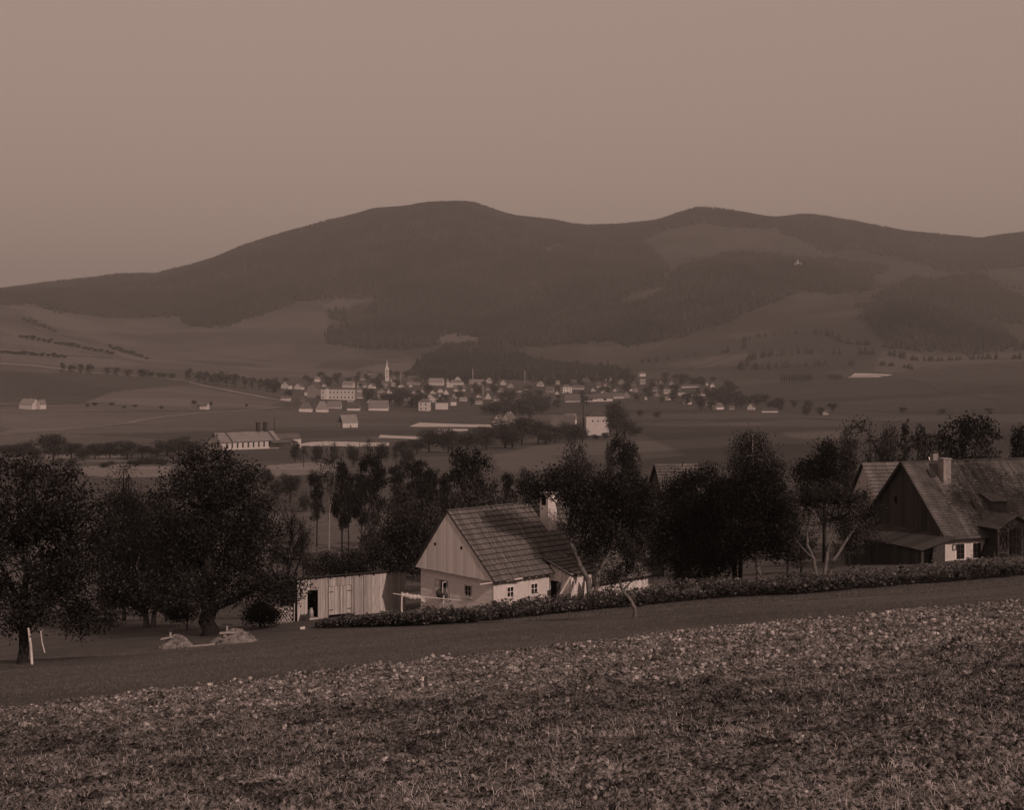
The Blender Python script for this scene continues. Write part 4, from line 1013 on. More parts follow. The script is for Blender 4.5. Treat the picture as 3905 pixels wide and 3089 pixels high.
# ------------------------------------------------------------------ trees
def leaf_quads(P, size, r, flat=0.0, aspect=.55):
    n = len(P); d = r.normal(size=(n, 3)); d[:, 2] *= 1 - flat; d /= np.linalg.norm(d, axis=1)[:, None] + 1e-9
    e = r.normal(size=(n, 3)); u = np.cross(d, e); u /= np.linalg.norm(u, axis=1)[:, None] + 1e-9
    s = (size * r.uniform(.6, 1.4, n))[:, None]
    V = np.stack([P - d * s, P + u * s * aspect, P + d * s, P - u * s * aspect], 1).reshape(-1, 3)
    F = np.arange(4 * n).reshape(n, 4)
    return V, F
def twig(mb, p, q, r0, r1, rr, bend=.18, n=3, seg=2):
    p = Vector(p); q = Vector(q); L = (q - p).length; pts = [p]
    for i in range(1, seg):
        a = i / seg; pts.append(p.lerp(q, a) + Vector((rr.uniform(-1, 1), rr.uniform(-1, 1), rr.uniform(-.3, 1))) * L * bend * .5)
    pts.append(q); mb.tube(pts, [r0 + (r1 - r0) * i / seg for i in range(seg + 1)], n, cap=False); return pts
def grow(trunks, lobes, nclump, lpc, leaf, crad, seed, twigs=1, tw_r=.02, lobe_r=None, shell=.45, leaf_flat=0, fine=0):
    """trunks: polylines [(point, radius)...] in metres; lobes: (centre, radii). Returns trunk MB and leaf arrays"""
    r = np.random.default_rng(seed); rr = random.Random(seed); mb = MB(); tb = MB(); ends = []
    for pl in trunks:
        pts = [Vector(p) for p, _ in pl]; rad = [q for _, q in pl]
        # refine for a natural wobble
        P = []; Q = []
        for i in range(len(pts) - 1):
            for k in range(3):
                a = k / 3; P.append(pts[i].lerp(pts[i + 1], a) + (Vector((rr.uniform(-1, 1), rr.uniform(-1, 1), 0)) * rad[i] * .25 if i + k else Vector())); Q.append(rad[i] + (rad[i + 1] - rad[i]) * a)
        P.append(pts[-1]); Q.append(rad[-1]); Q[0] *= 1.25
        mb.tube(P, Q, 8, cap=False); ends.append((P, Q))
    vol = np.array([b_[0] * b_[1] * b_[2] for _, b_ in lobes]) ** .75; vol = vol / vol.sum(); C = []
    for (c, rad), f in zip(lobes, vol):
        c = Vector(c); n = max(3, int(nclump * f))
        best = min(ends, key=lambda e: (e[0][-1] - c).length); k = rr.randint(max(1, len(best[0]) * 2 // 3), len(best[0]) - 1)
        s = best[0][k]; sr = min(best[1][k] * .7, .16)
        limb = twig(mb, s, c, sr, sr * .35, rr, .35, 5, 4)
        d = r.normal(size=(n, 3)); d /= np.linalg.norm(d, axis=1)[:, None]
        q = np.array(c) + d * np.array(rad) * (shell + (1 - shell) * r.uniform(0, 1, (n, 1)) ** .6)
        for i in range(n):
            C.append(q[i])
            if rr.random() < twigs:
                st = limb[rr.randint(1, len(limb) - 1)]; tp = twig(tb, st, q[i], tw_r * 1.6, tw_r * .5, rr, .25, 3, 2)
                for _ in range(fine):
                    dv = Vector((rr.gauss(0, 1), rr.gauss(0, 1), rr.gauss(.3, 1))).normalized() * crad * rr.uniform(.8, 2.0)
                    twig(tb, tp[rr.randint(0, 2)], Vector(q[i]) + dv, tw_r * .6, tw_r * .25, rr, .2, 3, 2)
    C = np.array(C); n = r.poisson(lpc, len(C)); P = np.repeat(C, n, 0)
    P = P + r.normal(size=P.shape) * crad * np.array([1, 1, .75])
    return mb, tb, leaf_quads(P, leaf, r, leaf_flat)
def near_tree(name, label, D, base, trunks, lobes, nclump=130, lpc=120, leaf=.085, crad=.42, seed=1, bark='bark', leafm='leaf', group=None, twigs=.8, tw_r=.022, depth=1.0, fine=0, shell=.45, cat='tree'):
    """trunk and crown outlines read off the 2159-wide view, set at distance D and given depth"""
    rr = random.Random(seed * 7 + 1); X0 = (base[0] - CXU) / FU * D; Z0 = H(X0, D); o = Vector((X0, D, Z0)); k = D / FU
    t = thing(name, label, cat, o, 0, group); T = []
    for pl in trunks:
        q = []; dy = 0
        for i, (x, y, rad) in enumerate(pl):
            p = at_u(x, y, D) - o
            if i == 0 and abs(y - base[1]) < 9: p = Vector((p.x, rr.uniform(-.1, .1), -.25))
            elif i == 0: pass
            else: dy += rr.uniform(-.25, .25); p.y += dy
            q.append((p, rad))
        T.append(q)
    Lb = []
    for x, y, rx, ry in lobes:
        p = at_u(x, y, D) - o; rd = (rx + ry) / 2 * k * depth; p.y += rr.uniform(-.5, .5) * rd; Lb.append((p, (rx * k * .88, rd * .88, ry * k * .88)))
    mb, tb, (V, F) = grow(T, Lb, nclump, lpc, leaf, crad, seed, twigs, tw_r, fine=fine, shell=shell)
    mb.build('trunk', M[bark], t, True)
    if tb.V: tb.build('twigs', M['bark'], t)
    if len(V): link('crown', mesh_np('crown', V, F, M[leafm]), t)
    return t
near_tree('orchard_tree', 'broad leafy orchard tree at the left edge beside the white post', 62, (50, 1400),
  [[(50,1400,.28),(46,1350,.22),(44,1300,.2),(50,1240,.17)], [(46,1345,.16),(90,1280,.13),(140,1220,.09)]],
  [(20,1070,120,105),(110,1060,95,85),(180,1100,75,95),(60,1190,140,95),(170,1210,95,80),(205,1290,60,55),(110,1285,95,50),(10,1290,80,60),(-70,1150,90,130),(130,1000,55,35),(40,985,55,30)], 300, 125, .075, .34, 1)
near_tree('pear_tree', 'huge dark old fruit tree with thick trunk behind the storage mounds', 86, (440, 1338),
  [[(440,1338,.56),(440,1290,.5),(436,1250,.46),(440,1200,.40),(445,1130,.28),(440,1050,.16)], [(445,1285,.24),(490,1268,.2),(530,1245,.14),(570,1220,.09)], [(438,1250,.26),(400,1200,.2),(370,1150,.12)], [(440,1210,.24),(490,1140,.18),(540,1080,.1)]],
  [(430,985,85,45),(470,1010,95,60),(395,1060,85,80),(500,1080,95,85),(370,1140,65,85),(450,1140,110,80),(545,1140,65,85),(400,1220,85,60),(520,1215,85,60),(580,1240,60,50),(340,1235,55,50),(620,1235,38,45),(430,1255,100,32)], 380, 125, .09, .40, 2, fine=0)
near_tree('orchard_tree', 'thin twiggy fruit tree growing beside the right flank of the huge old fruit tree', 97, (610, 1290),
  [[(610,1290,.14),(612,1230,.12),(608,1160,.09)],[(611,1240,.08),(635,1170,.05)]], [(615,1100,40,60),(640,1140,30,70),(600,1180,40,50),(645,1200,25,40)], 110, 5, .06, .45, 3, twigs=1, fine=5, leafm='leaf_dry')
near_tree('orchard_tree', 'orchard tree with pale forked trunk between the two big left trees', 101, (315, 1312),
  [[(310,1314,.26),(308,1285,.2),(300,1230,.14)], [(322,1314,.22),(328,1282,.17),(340,1220,.12)]],
  [(260,1120,60,90),(300,1180,70,80),(350,1250,55,45),(250,1240,50,55),(280,1260,60,30)], 200, 105, .09, .45, 4, 'bark_pale', 'leaf_dark')
near_tree('bare_tree', 'thin half-bare tree rising between the crowns of the two left trees', 118, (262, 1290),
  [[(262,1290,.16),(258,1180,.12),(255,1080,.08),(256,990,.03)]], [(255,1040,40,60),(240,1090,35,50),(285,1090,35,60),(262,985,22,30)], 90, 22, .09, .6, 5, twigs=1, fine=4, leafm='leaf_dry')
near_tree('shrub', 'dark round shrub casting a shadow left of the firewood stack', 90, (548, 1322),
  [[(548,1322,.08),(548,1300,.05)]], [(548,1292,30,28),(565,1300,22,20)], 60, 80, .07, .25, 6, leafm='leaf_dark', cat='shrub')
near_tree('orchard_shrub', 'low leafy shrub under the pale forked orchard tree', 93, (395, 1318),
  [[(395,1318,.06),(395,1300,.04)]], [(388,1290,36,24),(365,1282,20,18)], 60, 70, .07, .25, 7, leafm='leaf', cat='shrub')
near_tree('lilac_bush', 'leafy bush with a dead forked trunk behind the left side of the cottage', 103, (822, 1240),
  [[(824,1240,.14),(826,1180,.12),(822,1120,.09),(818,1090,.06)], [(822,1120,.05),(840,1095,.04),(838,1075,.02)], [(821,1110,.05),(806,1095,.03),(812,1075,.02)]],
  [(835,1160,55,50),(790,1170,30,35),(850,1110,45,40),(870,1180,40,45),(880,1130,40,45)], 200, 75, .085, .42, 8, leafm='leaf_dry', fine=1)
near_tree('scrub', 'low grey scrub behind the roof of the plank shed', 112, (715, 1225),
  [[(715,1225,.06),(716,1205,.04)]], [(690,1190,34,26),(730,1185,38,26),(757,1195,25,20),(660,1200,20,16)], 120, 55, .08, .4, 9, leafm='leaf_dry', fine=2, cat='shrub')
near_tree('apple_tree', 'old apple tree with two leaning pale trunks in front of the cottage roof', 90, (1248, 1262),
  [[(1246,1262,.22),(1240,1225,.19),(1222,1190,.16),(1206,1150,.14),(1200,1110,.12),(1206,1060,.08),(1212,1010,.04)], [(1252,1262,.19),(1262,1205,.15),(1280,1172,.12),(1300,1130,.09),(1310,1080,.05)],
   [(1207,1152,.09),(1186,1105,.08),(1172,1060,.05),(1150,1040,.03)], [(1222,1190,.09),(1232,1150,.07),(1240,1090,.05),(1262,1040,.03)]],
  [(1185,1008,58,36),(1280,1022,60,36),(1122,1022,30,34),(1320,1040,60,50),(1345,1090,45,45),(1280,1080,60,40),(1290,1135,50,32),(1110,1050,18,22),(1240,1060,60,40),(1330,1140,40,32),(1270,1110,50,35),(1222,1100,36,40),(1255,1165,40,24),(1340,1060,50,40)], 520, 72, .08, .36, 10, 'bark_pale', 'leaf', fine=2)
near_tree('sapling', 'small crooked sapling standing in front of the leafy crop', 66, (1337, 1302),
  [[(1338,1302,.11),(1337,1280,.09),(1328,1262,.08),(1312,1246,.07),(1306,1225,.05),(1318,1205,.03)], [(1312,1246,.05),(1335,1220,.03),(1338,1180,.015)]],
  [(1300,1205,30,30),(1335,1190,28,40),(1285,1225,22,20),(1320,1150,25,35)], 90, 14, .055, .26, 11, 'bark_pale', 'leaf_dry', fine=4, twigs=1)
near_tree('orchard_tree', 'dense dark fruit tree with twin black trunks right of the cottage', 96, (1553, 1230),
  [[(1549,1230,.2),(1548,1190,.17),(1535,1140,.13)], [(1560,1230,.18),(1562,1190,.15),(1560,1130,.1)]],
  [(1430,1070,52,70),(1480,1050,70,70),(1530,1075,60,70),(1420,1150,42,60),(1480,1140,80,70),(1545,1150,50,50),(1445,1205,40,32),(1400,1110,26,40),(1500,1195,55,28)], 330, 120, .09, .42, 12, leafm='leaf_dark')
near_tree('orchard_tree', 'tall dark fruit tree with one pale slanting trunk left of the forked tree', 91, (1602, 1226),
  [[(1602,1226,.2),(1598,1190,.17),(1590,1150,.14),(1580,1090,.1)], [(1594,1165,.1),(1620,1120,.08),(1630,1080,.05)]],
  [(1590,1020,55,55),(1560,1060,45,55),(1620,1060,50,55),(1600,1110,75,50),(1650,1110,30,45),(1570,1150,50,30),(1640,1160,35,25)], 260, 110, .085, .40, 13, 'bark_pale', 'leaf_dark')
near_tree('weeping_birch', 'feathery birch top rising behind the dark fruit trees right of centre', 150, (1590, 1150),
  [[(1590,1150,.22),(1588,1050,.17),(1586,960,.1),(1585,915,.04)]], [(1585,945,45,38),(1560,985,25,40),(1620,985,30,45),(1590,1000,50,40),(1640,1010,18,22)], 190, 60, .10, .55, 14, 'bark_birch', 'leaf_dry', fine=1)
near_tree('forked_tree', 'spreading half-bare tree with several pale trunks left of the plank lean-to', 88, (1728, 1217),
  [[(1726,1217,.13),(1716,1180,.12),(1702,1150,.1),(1702,1115,.08),(1712,1080,.04)], [(1733,1217,.14),(1745,1170,.12),(1742,1120,.09),(1728,1085,.06),(1720,1060,.03)],
   [(1735,1217,.13),(1760,1180,.11),(1784,1140,.09),(1810,1105,.05),(1830,1080,.03)], [(1745,1160,.06),(1762,1110,.05),(1770,1060,.02)], [(1716,1180,.05),(1690,1155,.04),(1672,1130,.02)]],
  [(1690,1060,45,40),(1740,1040,60,35),(1790,1060,55,45),(1830,1090,35,40),(1670,1110,30,40),(1760,1095,60,30),(1840,1130,22,22)], 260, 30, .06, .38, 15, 'bark_pale', 'leaf_dry', fine=4, twigs=1)
near_tree('fir_tree', 'dark bushy tree top behind the spreading half-bare tree', 132, (1738, 1150),
  [[(1738,1150,.2),(1738,1050,.14),(1736,950,.05)]], [(1737,955,28,26),(1725,990,40,32),(1755,985,30,35),(1735,1030,50,40),(1690,1000,20,20)], 150, 90, .11, .5, 16, leafm='leaf_dark')
near_tree('lime_tree', 'tall tree beyond the right edge whose shade dapples the slate roof', 104, (2480, 1140),
  [[(2480,1140,.4),(2480,1000,.32),(2478,880,.2)]], [(2480,790,120,100),(2420,840,95,85),(2545,840,105,90),(2470,905,130,70)], 170, 70, .13, .6, 17, leafm='leaf_dark')

# ------------------------------------------------------------------ tree kinds for the middle distance and the valley (10 m tall patterns)
PROTO = {}
def proto(kind, seed):
    key = (kind, seed)
    if key in PROTO: return PROTO[key]
    r = random.Random(seed); bark, lf = 'bark', 'leaf_mid'
    if kind in ('round', 'far'):
        T = [[((0,0,-.6), .26), ((.1,.05,2), .2), ((0,.1,5), .12)]]
        n = 5 if kind == 'far' else 7
        L = [((r.uniform(-1.5,1.5), r.uniform(-1.5,1.5), r.uniform(2.6,8)), (r.uniform(1.5,2.3),)*2 + (r.uniform(1.4,2.1),)) for _ in range(n + 2)] + [((0,0,4.6),(2.6,2.6,3.6))]
        a = (60, 11, .40, .6) if kind == 'far' else (160, 26, .20, .5)
    elif kind == 'bush':
        T = [[((0,0,-.5), .12), ((0,0,2), .06)]]
        L = [((r.uniform(-2.5,2.5), r.uniform(-2,2), r.uniform(2.5,6)), (2.6,2.6,2.6)) for _ in range(6)]; a = (70, 20, .38, .9)
    elif kind == 'poplar':
        T = [[((0,0,-.6), .2), ((0,0,8), .06)]]; L = [((0,0,z), (w_, w_, 1.3)) for z, w_ in ((2,.7),(3.5,.9),(5,.95),(6.5,.85),(8,.65),(9.2,.4))]; a = (60, 12, .3, .3)
    elif kind == 'pine':
        T = [[((0,0,-.6), .17), ((.1,0,4), .13), ((.0,.1,9.3), .04)]]
        L = [((r.uniform(-.9,.9), r.uniform(-.9,.9), z), (r.uniform(.8,1.5), r.uniform(.8,1.5), .55)) for z in (4.2,5.0,5.6,6.3,6.9,7.6,8.3,8.9,9.5)]; lf = 'needle'; a = (110, 48, .12, .26)
    elif kind == 'broadpine':
        T = [[((0,0,-.6), .2), ((.1,0,4), .16), ((.0,.1,9), .05)]]
        L = [((r.uniform(-1.6,1.6), r.uniform(-1.4,1.4), z), (r.uniform(1.4,2.2), r.uniform(1.4,2.2), .9)) for z in (2.6,3.4,4.2,5,5.8,6.6,7.4,8.2,9)]; lf = 'needle'; a = (170, 48, .13, .34)
    elif kind == 'birch':
        T = [[((0,0,-.6), .11), ((.12,0,3), .09), ((.0,.1,6), .06), ((.1,0,9.6), .02)], [((.1,0,4.2), .05), ((.9,.2,6.5), .03), ((1.2,.2,8), .015)], [((.05,0,3.6), .05), ((-.8,.1,5.4), .03), ((-1.2,.1,7), .015)]]
        L = [((.3,0,8),(1.2,1.2,1.4)), ((-.5,0,6.6),(1.2,1.2,1.2)), ((.8,0,6.2),(1,1,1.2))]; bark = 'bark_birch'; lf = 'leaf_dry'; a = (50, 7, .10, .35)
    elif kind == 'bare':
        T = [[((0,0,-.6), .18), ((.1,0,3), .14), ((.0,.1,6), .08), ((.1,0,9.4), .02)]]
        L = [((r.uniform(-1.6,1.6), r.uniform(-1.4,1.4), z), (1.7,1.7,1.2)) for z in (3.5,4.6,5.5,6.5,7.4,8.4)]; lf = 'leaf_dry'; a = (100, 9, .10, .5)
    mb, tb, (V, F) = grow(T, L, a[0], a[1], a[2], a[3], seed, twigs=.9 if kind in ('birch', 'bare', 'pine') else (.5 if kind in ('round', 'broadpine') else 0), tw_r=.025, fine=3 if kind in ('bare', 'birch') else 0)
    PROTO[key] = (mb.mesh('trunk', M[bark], True), tb.mesh('twigs', M['bark']) if tb.V else None, mesh_np('crown', V, F, M[lf]), float(np.percentile(V[:, 2], 99.3)), float(np.percentile(np.abs(V[:, 0]), 97)))
    return PROTO[key]
def place(kind, x, ytop, width, D=None, ybase=None, label='', group=None, name=None, cat='tree', seed=None, dmin=130):
    if D is None: X, D, Z = ground_u(x, ybase, dmin=dmin)
    else: X = (x - CXU) / FU * D; Z = H(X, D)
    k = D / FU; hgt = -(ytop - HYU) * k - Z
    if hgt < 1: hgt = 1.0
    tm, wm, cm, ph, pw_ = proto(kind, seed if seed is not None else random.randint(1, 4))
    t = thing(name or {'round': 'leafy_tree', 'far': 'leafy_tree', 'bush': 'bush', 'poplar': 'poplar', 'pine': 'pine_tree', 'broadpine': 'pine_tree', 'birch': 'birch_tree', 'bare': 'bare_tree'}[kind], label, cat, (X, D, Z), random.uniform(0, 6.28), group)
    t.scale = (width * k / 2 / pw_, width * k / 2 / pw_, hgt / ph)
    link('trunk', tm, t); link('crown', cm, t)
    if wm is not None: link('twigs', wm, t)
    return t
random.seed(77)

# ------------------------------------------------------------------ the strip of leafy fodder crop
def crop():
    fr = [(1206,2396),(1420,2394),(1629,2388),(1918,2367),(2300,2327),(2700,2287),(3035,2270),(3425,2236),(3905,2197),(4150,2180),(4600,2150)]
    P = [ground_f(x, y, dmin=45, dmax=110) for x, y in fr]; fx = [p[0] for p in P]; fy = [p[1] for p in P]
    r = np.random.default_rng(5); n = 6000
    X = r.uniform(fx[0], fx[-1], n); a = (X - fx[0]) / (fx[-1] - fx[0])
    wd = np.interp(a, [0, .05, .2, .4, 1], [.5, 2.0, 5.5, 6.5, 8.0]); Y = np.interp(X, fx, fy) + r.uniform(0, 1, n) ** 1.2 * wd
    hg = (.5 + .95 * vnoise(X / 1.3, Y / 1.3, 15)) * np.interp(a, [0, .06, .2, 1], [.45, .80, 1.05, 1.0]) * r.uniform(.6, 1.2, n)
    k = 9; X = np.repeat(X, k); Y = np.repeat(Y, k); hg = np.repeat(hg, k); N = len(X)
    az = r.uniform(0, 6.28, N); d = np.stack([np.cos(az), np.sin(az), np.zeros(N)], -1); s = np.stack([-np.sin(az), np.cos(az), np.zeros(N)], -1)
    base = np.stack([X, Y, H(X, Y)], -1); h0 = hg * r.uniform(.15, .75, N); L = r.uniform(.16, .34, N); w = L * r.uniform(.22, .4, N); up = np.array([0, 0, 1.0])
    p0 = base + up * h0[:, None] + d * .03; el = r.uniform(.2, 1.2, N)
    p1 = p0 + (d * np.cos(el)[:, None] + up * np.sin(el)[:, None]) * (L * .55)[:, None]; p2 = p1 + (d * .9 - up * r.uniform(-.3, .8, N)[:, None]) * (L * .5)[:, None]
    V = np.stack([p0, p1 - s * w[:, None], p1 + s * w[:, None], p2], 1).reshape(-1, 3); b = (np.arange(N) * 4)[:, None]
    F = np.concatenate([b + np.array([[0, 2, 1]]), b + np.array([[1, 2, 3]])], 1).reshape(-1, 3)
    tag(link('leafy_crop', mesh_np('leafy_crop', V, F, M['crop'])), 'long strip of leafy fodder plants in front of the cottage and houses', 'crop', kind='stuff')
    # rough stubble between crop and meadow on the right
    n = 45000; X = r.uniform(-2, fx[-1], n); Yf = np.interp(X, fx, fy); wdt = np.interp(X, [-2, 3, 10, 30], [.5, 5, 11, 13]); Y = Yf - r.uniform(0, 1, n) * wdt
    kk = (Y > edge_y(X)) ; X, Y = X[kk], Y[kk]
    blades('rough_grass', X, Y, H(X, Y) - .01, .13, .012, 1.1, M['grass'], 'rough trampled stubble in front of the leafy crop', True)
crop()

# ------------------------------------------------------------------ storage mounds under the big tree
def mound(label, x0, x1, ytop, ybase, seed, vent, boards):
    xc = (x0 + x1) / 2; g = ground_f(xc, ybase, dmin=50, dmax=95); D = g[1] + .6; k = D / FP
    W = (x1 - x0) * k / 2; X0 = (xc - CXF) * k; Z0 = H(X0, D); hh = (ybase - ytop) * k * .95
    t = thing('storage_mound', label, 'mound', (X0, D, Z0)); r = random.Random(seed)
    V = []; F = []; nr, na = 14, 40
    for i in range(nr + 1):
        q = i / nr
        for j in range(na):
            a = 2 * math.pi * j / na; w_ = 1 + .13 * math.sin(3 * a + seed) + .08 * math.sin(7 * a + 2 * seed)
            x = math.cos(a) * W * q * w_ * 1.08; y = math.sin(a) * W * .8 * q * w_
            z = hh * (1 - q ** 2.1) * (1 + .10 * math.sin(5 * a + 6 * q)) + r.uniform(-.05, .05) * (1 - q) + (H(X0 + x, D + y) - Z0) * q - .05 * q
            V.append((x, y, z))
    for i in range(nr):
        for j in range(na): F.append([i * na + j, (i + 1) * na + j, (i + 1) * na + (j + 1) % na, i * na + (j + 1) % na])
    link('earth_heap', mesh_np('earth_heap', V, F, M['sand']), t)
    cl = MB()
    for i in range(70):
        a = r.uniform(0, 6.28); q = math.sqrt(r.random()) * 1.15; x = math.cos(a) * W * q; y = math.sin(a) * W * .8 * q; s = r.uniform(.03, .10)
        z = max(0, hh * (1 - min(1, q) ** 2.1)) + (H(X0 + x, D + y) - Z0) * min(1, q)
        cl.hexa([Vector((x, y, z)) + Vector((r.uniform(.5, 1.3) * sx, r.uniform(.5, 1.3) * sy, r.uniform(.4, 1) * sz)) * s for sz in (-1, 1) for sx, sy in ((-1, -1), (1, -1), (1, 1), (-1, 1))])
    c = cl.build('clods', M['sand'], t); c['kind'] = 'stuff'
    vx = (vent[0] - xc) * k; vz = -(vent[1] - HYF) * k - Z0
    m = MB(); m.tube([(vx, 0, hh * .6), (vx, 0, vz)], [.06, .06], 8); v = m.build('vent_pipe', M['plank'], t)
    MB().box(vx - vent[2], vx + vent[2], -.10, .10, vz, vz + .05).build('vent_cover', M['tar'], v)
    for (ax, ay, bx_, by_) in boards:
        p = at_f(ax, ay, D - W * .35) - Vector((X0, D, Z0)); q = at_f(bx_, by_, D - W * .35) - Vector((X0, D, Z0)); m = MB(); m.beam(p, q, .28, .06); m.build('board', M['plank'], t)
mound('pale earth storage mound with a short vent, left of the huge fruit tree trunk', 612, 735, 2424, 2474, 2, (650, 2409, .12), [(615, 2438, 660, 2430)])
mound('larger pale storage mound with a T-shaped vent, right of the huge fruit tree trunk', 815, 978, 2402, 2455, 5, (866, 2384, .28), [(838, 2415, 897, 2413)])
g = ground_f(735, 2468, dmin=50, dmax=95); h_ = ground_f(818, 2461, dmin=50, dmax=95)
m = MB(); m.beam(Vector(g) + Vector((0, 0, .04)), Vector(h_) + Vector((0, 0, .05)), .22, .05); tag(m.build('plank_on_grass', M['plank']), 'pale plank lying on the grass between the two storage mounds', 'plank')
# white post and forked stick at the left
g = ground_f(124, 2535, dmin=40, dmax=80); q = at_f(108, 2396, g[1])
m = MB(); m.tube([Vector(g) - Vector((0, 0, .3)), Vector(g).lerp(q, .5) + Vector((.02, 0, 0)), q], [.06, .055, .045], 8); tag(m.build('white_post', M['post']), 'straight whitish post standing under the leftmost orchard tree', 'post')
g = ground_f(174, 2491, dmin=40, dmax=95); q = at_f(156, 2415, g[1])
fs = thing('forked_stick', 'thin crooked stick with forked top right of the white post', 'stick', Vector(g)); gb = Vector(g)
m = MB(); m.tube([Vector((0, 0, -.2)), (Vector(g).lerp(q, .55) - gb) + Vector((-.06, 0, 0)), q - gb], [.035, .03, .028], 6); m.build('shaft', M['post'], fs)
for dx in (-.09, .12):
    m = MB(); m.tube([q - gb, q - gb + Vector((dx, 0, .24))], [.024, .015], 5); m.build('prong', M['post'], fs)

# ------------------------------------------------------------------ middle distance trees
random.seed(77)
for i, (x, yt, w_, D) in enumerate(((721,975,44,172),(735,990,36,178),(790,960,50,182),(762,1000,46,190),(842,985,44,196),(880,972,52,205),(905,990,46,185),(935,1000,40,190),(668,1000,30,215),(1068,1000,40,170))):
    place('pine', x, yt, w_, D, label=['slender pine with bare trunk next to the tall left birch', 'lower slender pine in the middle of the pine group above the shed', 'tall pine beside the right birch above the shed', 'short pine between the two birches', 'pine between the right birch and the cottage gable', 'tallest pine of the clump above the cottage gable', 'pine leaning into the broad dark pine above the cottage', 'small pine close to the left edge of the broad dark pine', 'thin pine left of the tall left birch', 'small pine just right of the broad dark pine'][i], group='pines on the slope behind the cottage', seed=1 + i % 3)
place('broadpine', 1003, 948, 100, 148, label='broad dark pine towering right above the cottage ridge', seed=4)
place('birch', 693, 945, 62, 165, label='pale-trunked birch standing left of the pines above the shed', seed=1)
place('birch', 787, 940, 60, 205, label='pale-trunked birch rising out of the pine group', seed=2)
place('round', 1219, 930, 58, 250, label='round tree peeping over the crown of the old apple tree', seed=2)
place('broadpine', 1322, 922, 62, 205, label='upright dark tree just right of the old apple tree crown', seed=2)
place('bush', 1286, 932, 22, 420, label='small round bush alone on the slope above the apple tree', name='bush', cat='bush', seed=1)
place('bare', 1835, 884, 120, 165, label='wide thinly leaved tree above the shingled house behind', seed=3)
place('round', 1790, 908, 34, 190, label='small round tree left of the wide thinly leaved tree', seed=3)
place('round', 1872, 903, 40, 200, label='small round tree right of the wide thinly leaved tree', seed=1)
place('poplar', 1908, 896, 34, 215, label='left of two slim trees above the slate roof', seed=1)
place('poplar', 1936, 898, 34, 220, label='right of two slim trees above the slate roof', seed=2)
place('broadpine', 2025, 880, 120, 158, label='large dark tree crown rising behind the slate roof', seed=3)
place('round', 1965, 928, 50, 150, label='low dark tree left of the large crown behind the slate roof', seed=4)
place('round', 2085, 925, 60, 150, label='low dark tree right of the large crown behind the slate roof', seed=2)
place('broadpine', 2150, 902, 70, 155, label='dark tree at the right edge behind the slate roof', seed=1)
place('round', 950, 1040, 70, 128, label='dark bushy tree directly behind the cottage ridge', seed=1)
place('round', 905, 1060, 60, 118, label='bushy tree behind the cottage gable top', seed=3)
place('round', 1070, 1040, 60, 125, label='bushy tree behind the ridge left of the cottage chimney', seed=4)
place('round', 1390, 1010, 60, 122, label='dark tree in front of the pale shingled barn', seed=2)
place('round', 1440, 1000, 54, 118, label='dark tree hiding the right half of the shingled barn', seed=3)
for i, (x, yt, yb, w_) in enumerate(((18,938,972,40),(50,930,972,42),(112,915,972,54),(150,932,970,40),(200,935,968,42),(232,932,968,40),(268,930,968,44),(300,938,966,34),(352,928,962,46),(378,922,960,44),(402,930,960,36),(330,945,965,34),(75,945,975,36),(175,945,972,34))):
    place('round', x, yt, w_, ybase=yb, label='leftmost of the trees along the stream at the left' if i == 0 else ('tallest of the trees along the stream at the left' if i == 2 else 'round tree in the row along the stream left of the long factory'), group='trees along the left stream')
for x, yt, yb, w_ in ((150,965,985,30),(120,966,982,30),(290,968,982,40),(310,962,984,36),(340,966,984,36),(225,972,986,28)):
    place('bush', x, yt, w_, ybase=yb, label='dark bush in the hedge below the left stream trees', group='bushes of the lower left hedge', cat='bush')
for i, (x, yt, yb, w_) in enumerate(((905,908,955,50),(945,905,955,46),(985,908,950,48),(1025,900,948,48),(1065,885,945,52),(1100,880,940,50),(1135,888,936,44),(1170,898,935,40),(1200,890,932,36),(1212,895,934,34),(1277,912,926,16),(1256,916,928,14),(1228,905,932,22),(1300,862,925,44),(1318,885,922,40),(1296,848,905,38),(1338,900,920,30),(880,925,958,40),(850,930,960,36),(1150,905,938,36),(1080,905,946,50))):
    place('round', x, yt, w_, ybase=yb, label='tall dark tree right of the white hip-roofed mill' if i == 15 else ('leafy tree crowding in front of the mill buildings' if x > 1130 else 'leafy tree in the dark belt below the bleaching cloths'), group='trees around the mill' if x > 1130 else 'dark belt of trees below the bleaching cloths')
for i, (x, yt, yb, w_) in enumerate(((622,930,975,20),(640,938,985,26),(668,940,980,24),(705,930,990,30),(745,938,985,26),(775,925,980,30),(805,935,985,28),(655,990,1040,36),(612,1000,1060,40),(835,935,990,34),(860,945,1000,36))):
    place('bare' if i % 2 else 'round', x, yt, w_, ybase=yb, label='thin tree scattered on the meadow right of the long factory', group='scattered thin trees below the cloths')
for x, yt, yb, w_ in ((585,1010,1050,40),(560,990,1030,34),(640,1040,1080,30),(870,1040,1085,50),(1110,985,1020,26),(1170,985,1015,24),(960,985,1010,24)):
    place('bush', x, yt, w_, ybase=yb, label='grey bush on the slope behind the shed and cottage', group='bushes on the middle slope', cat='bush')
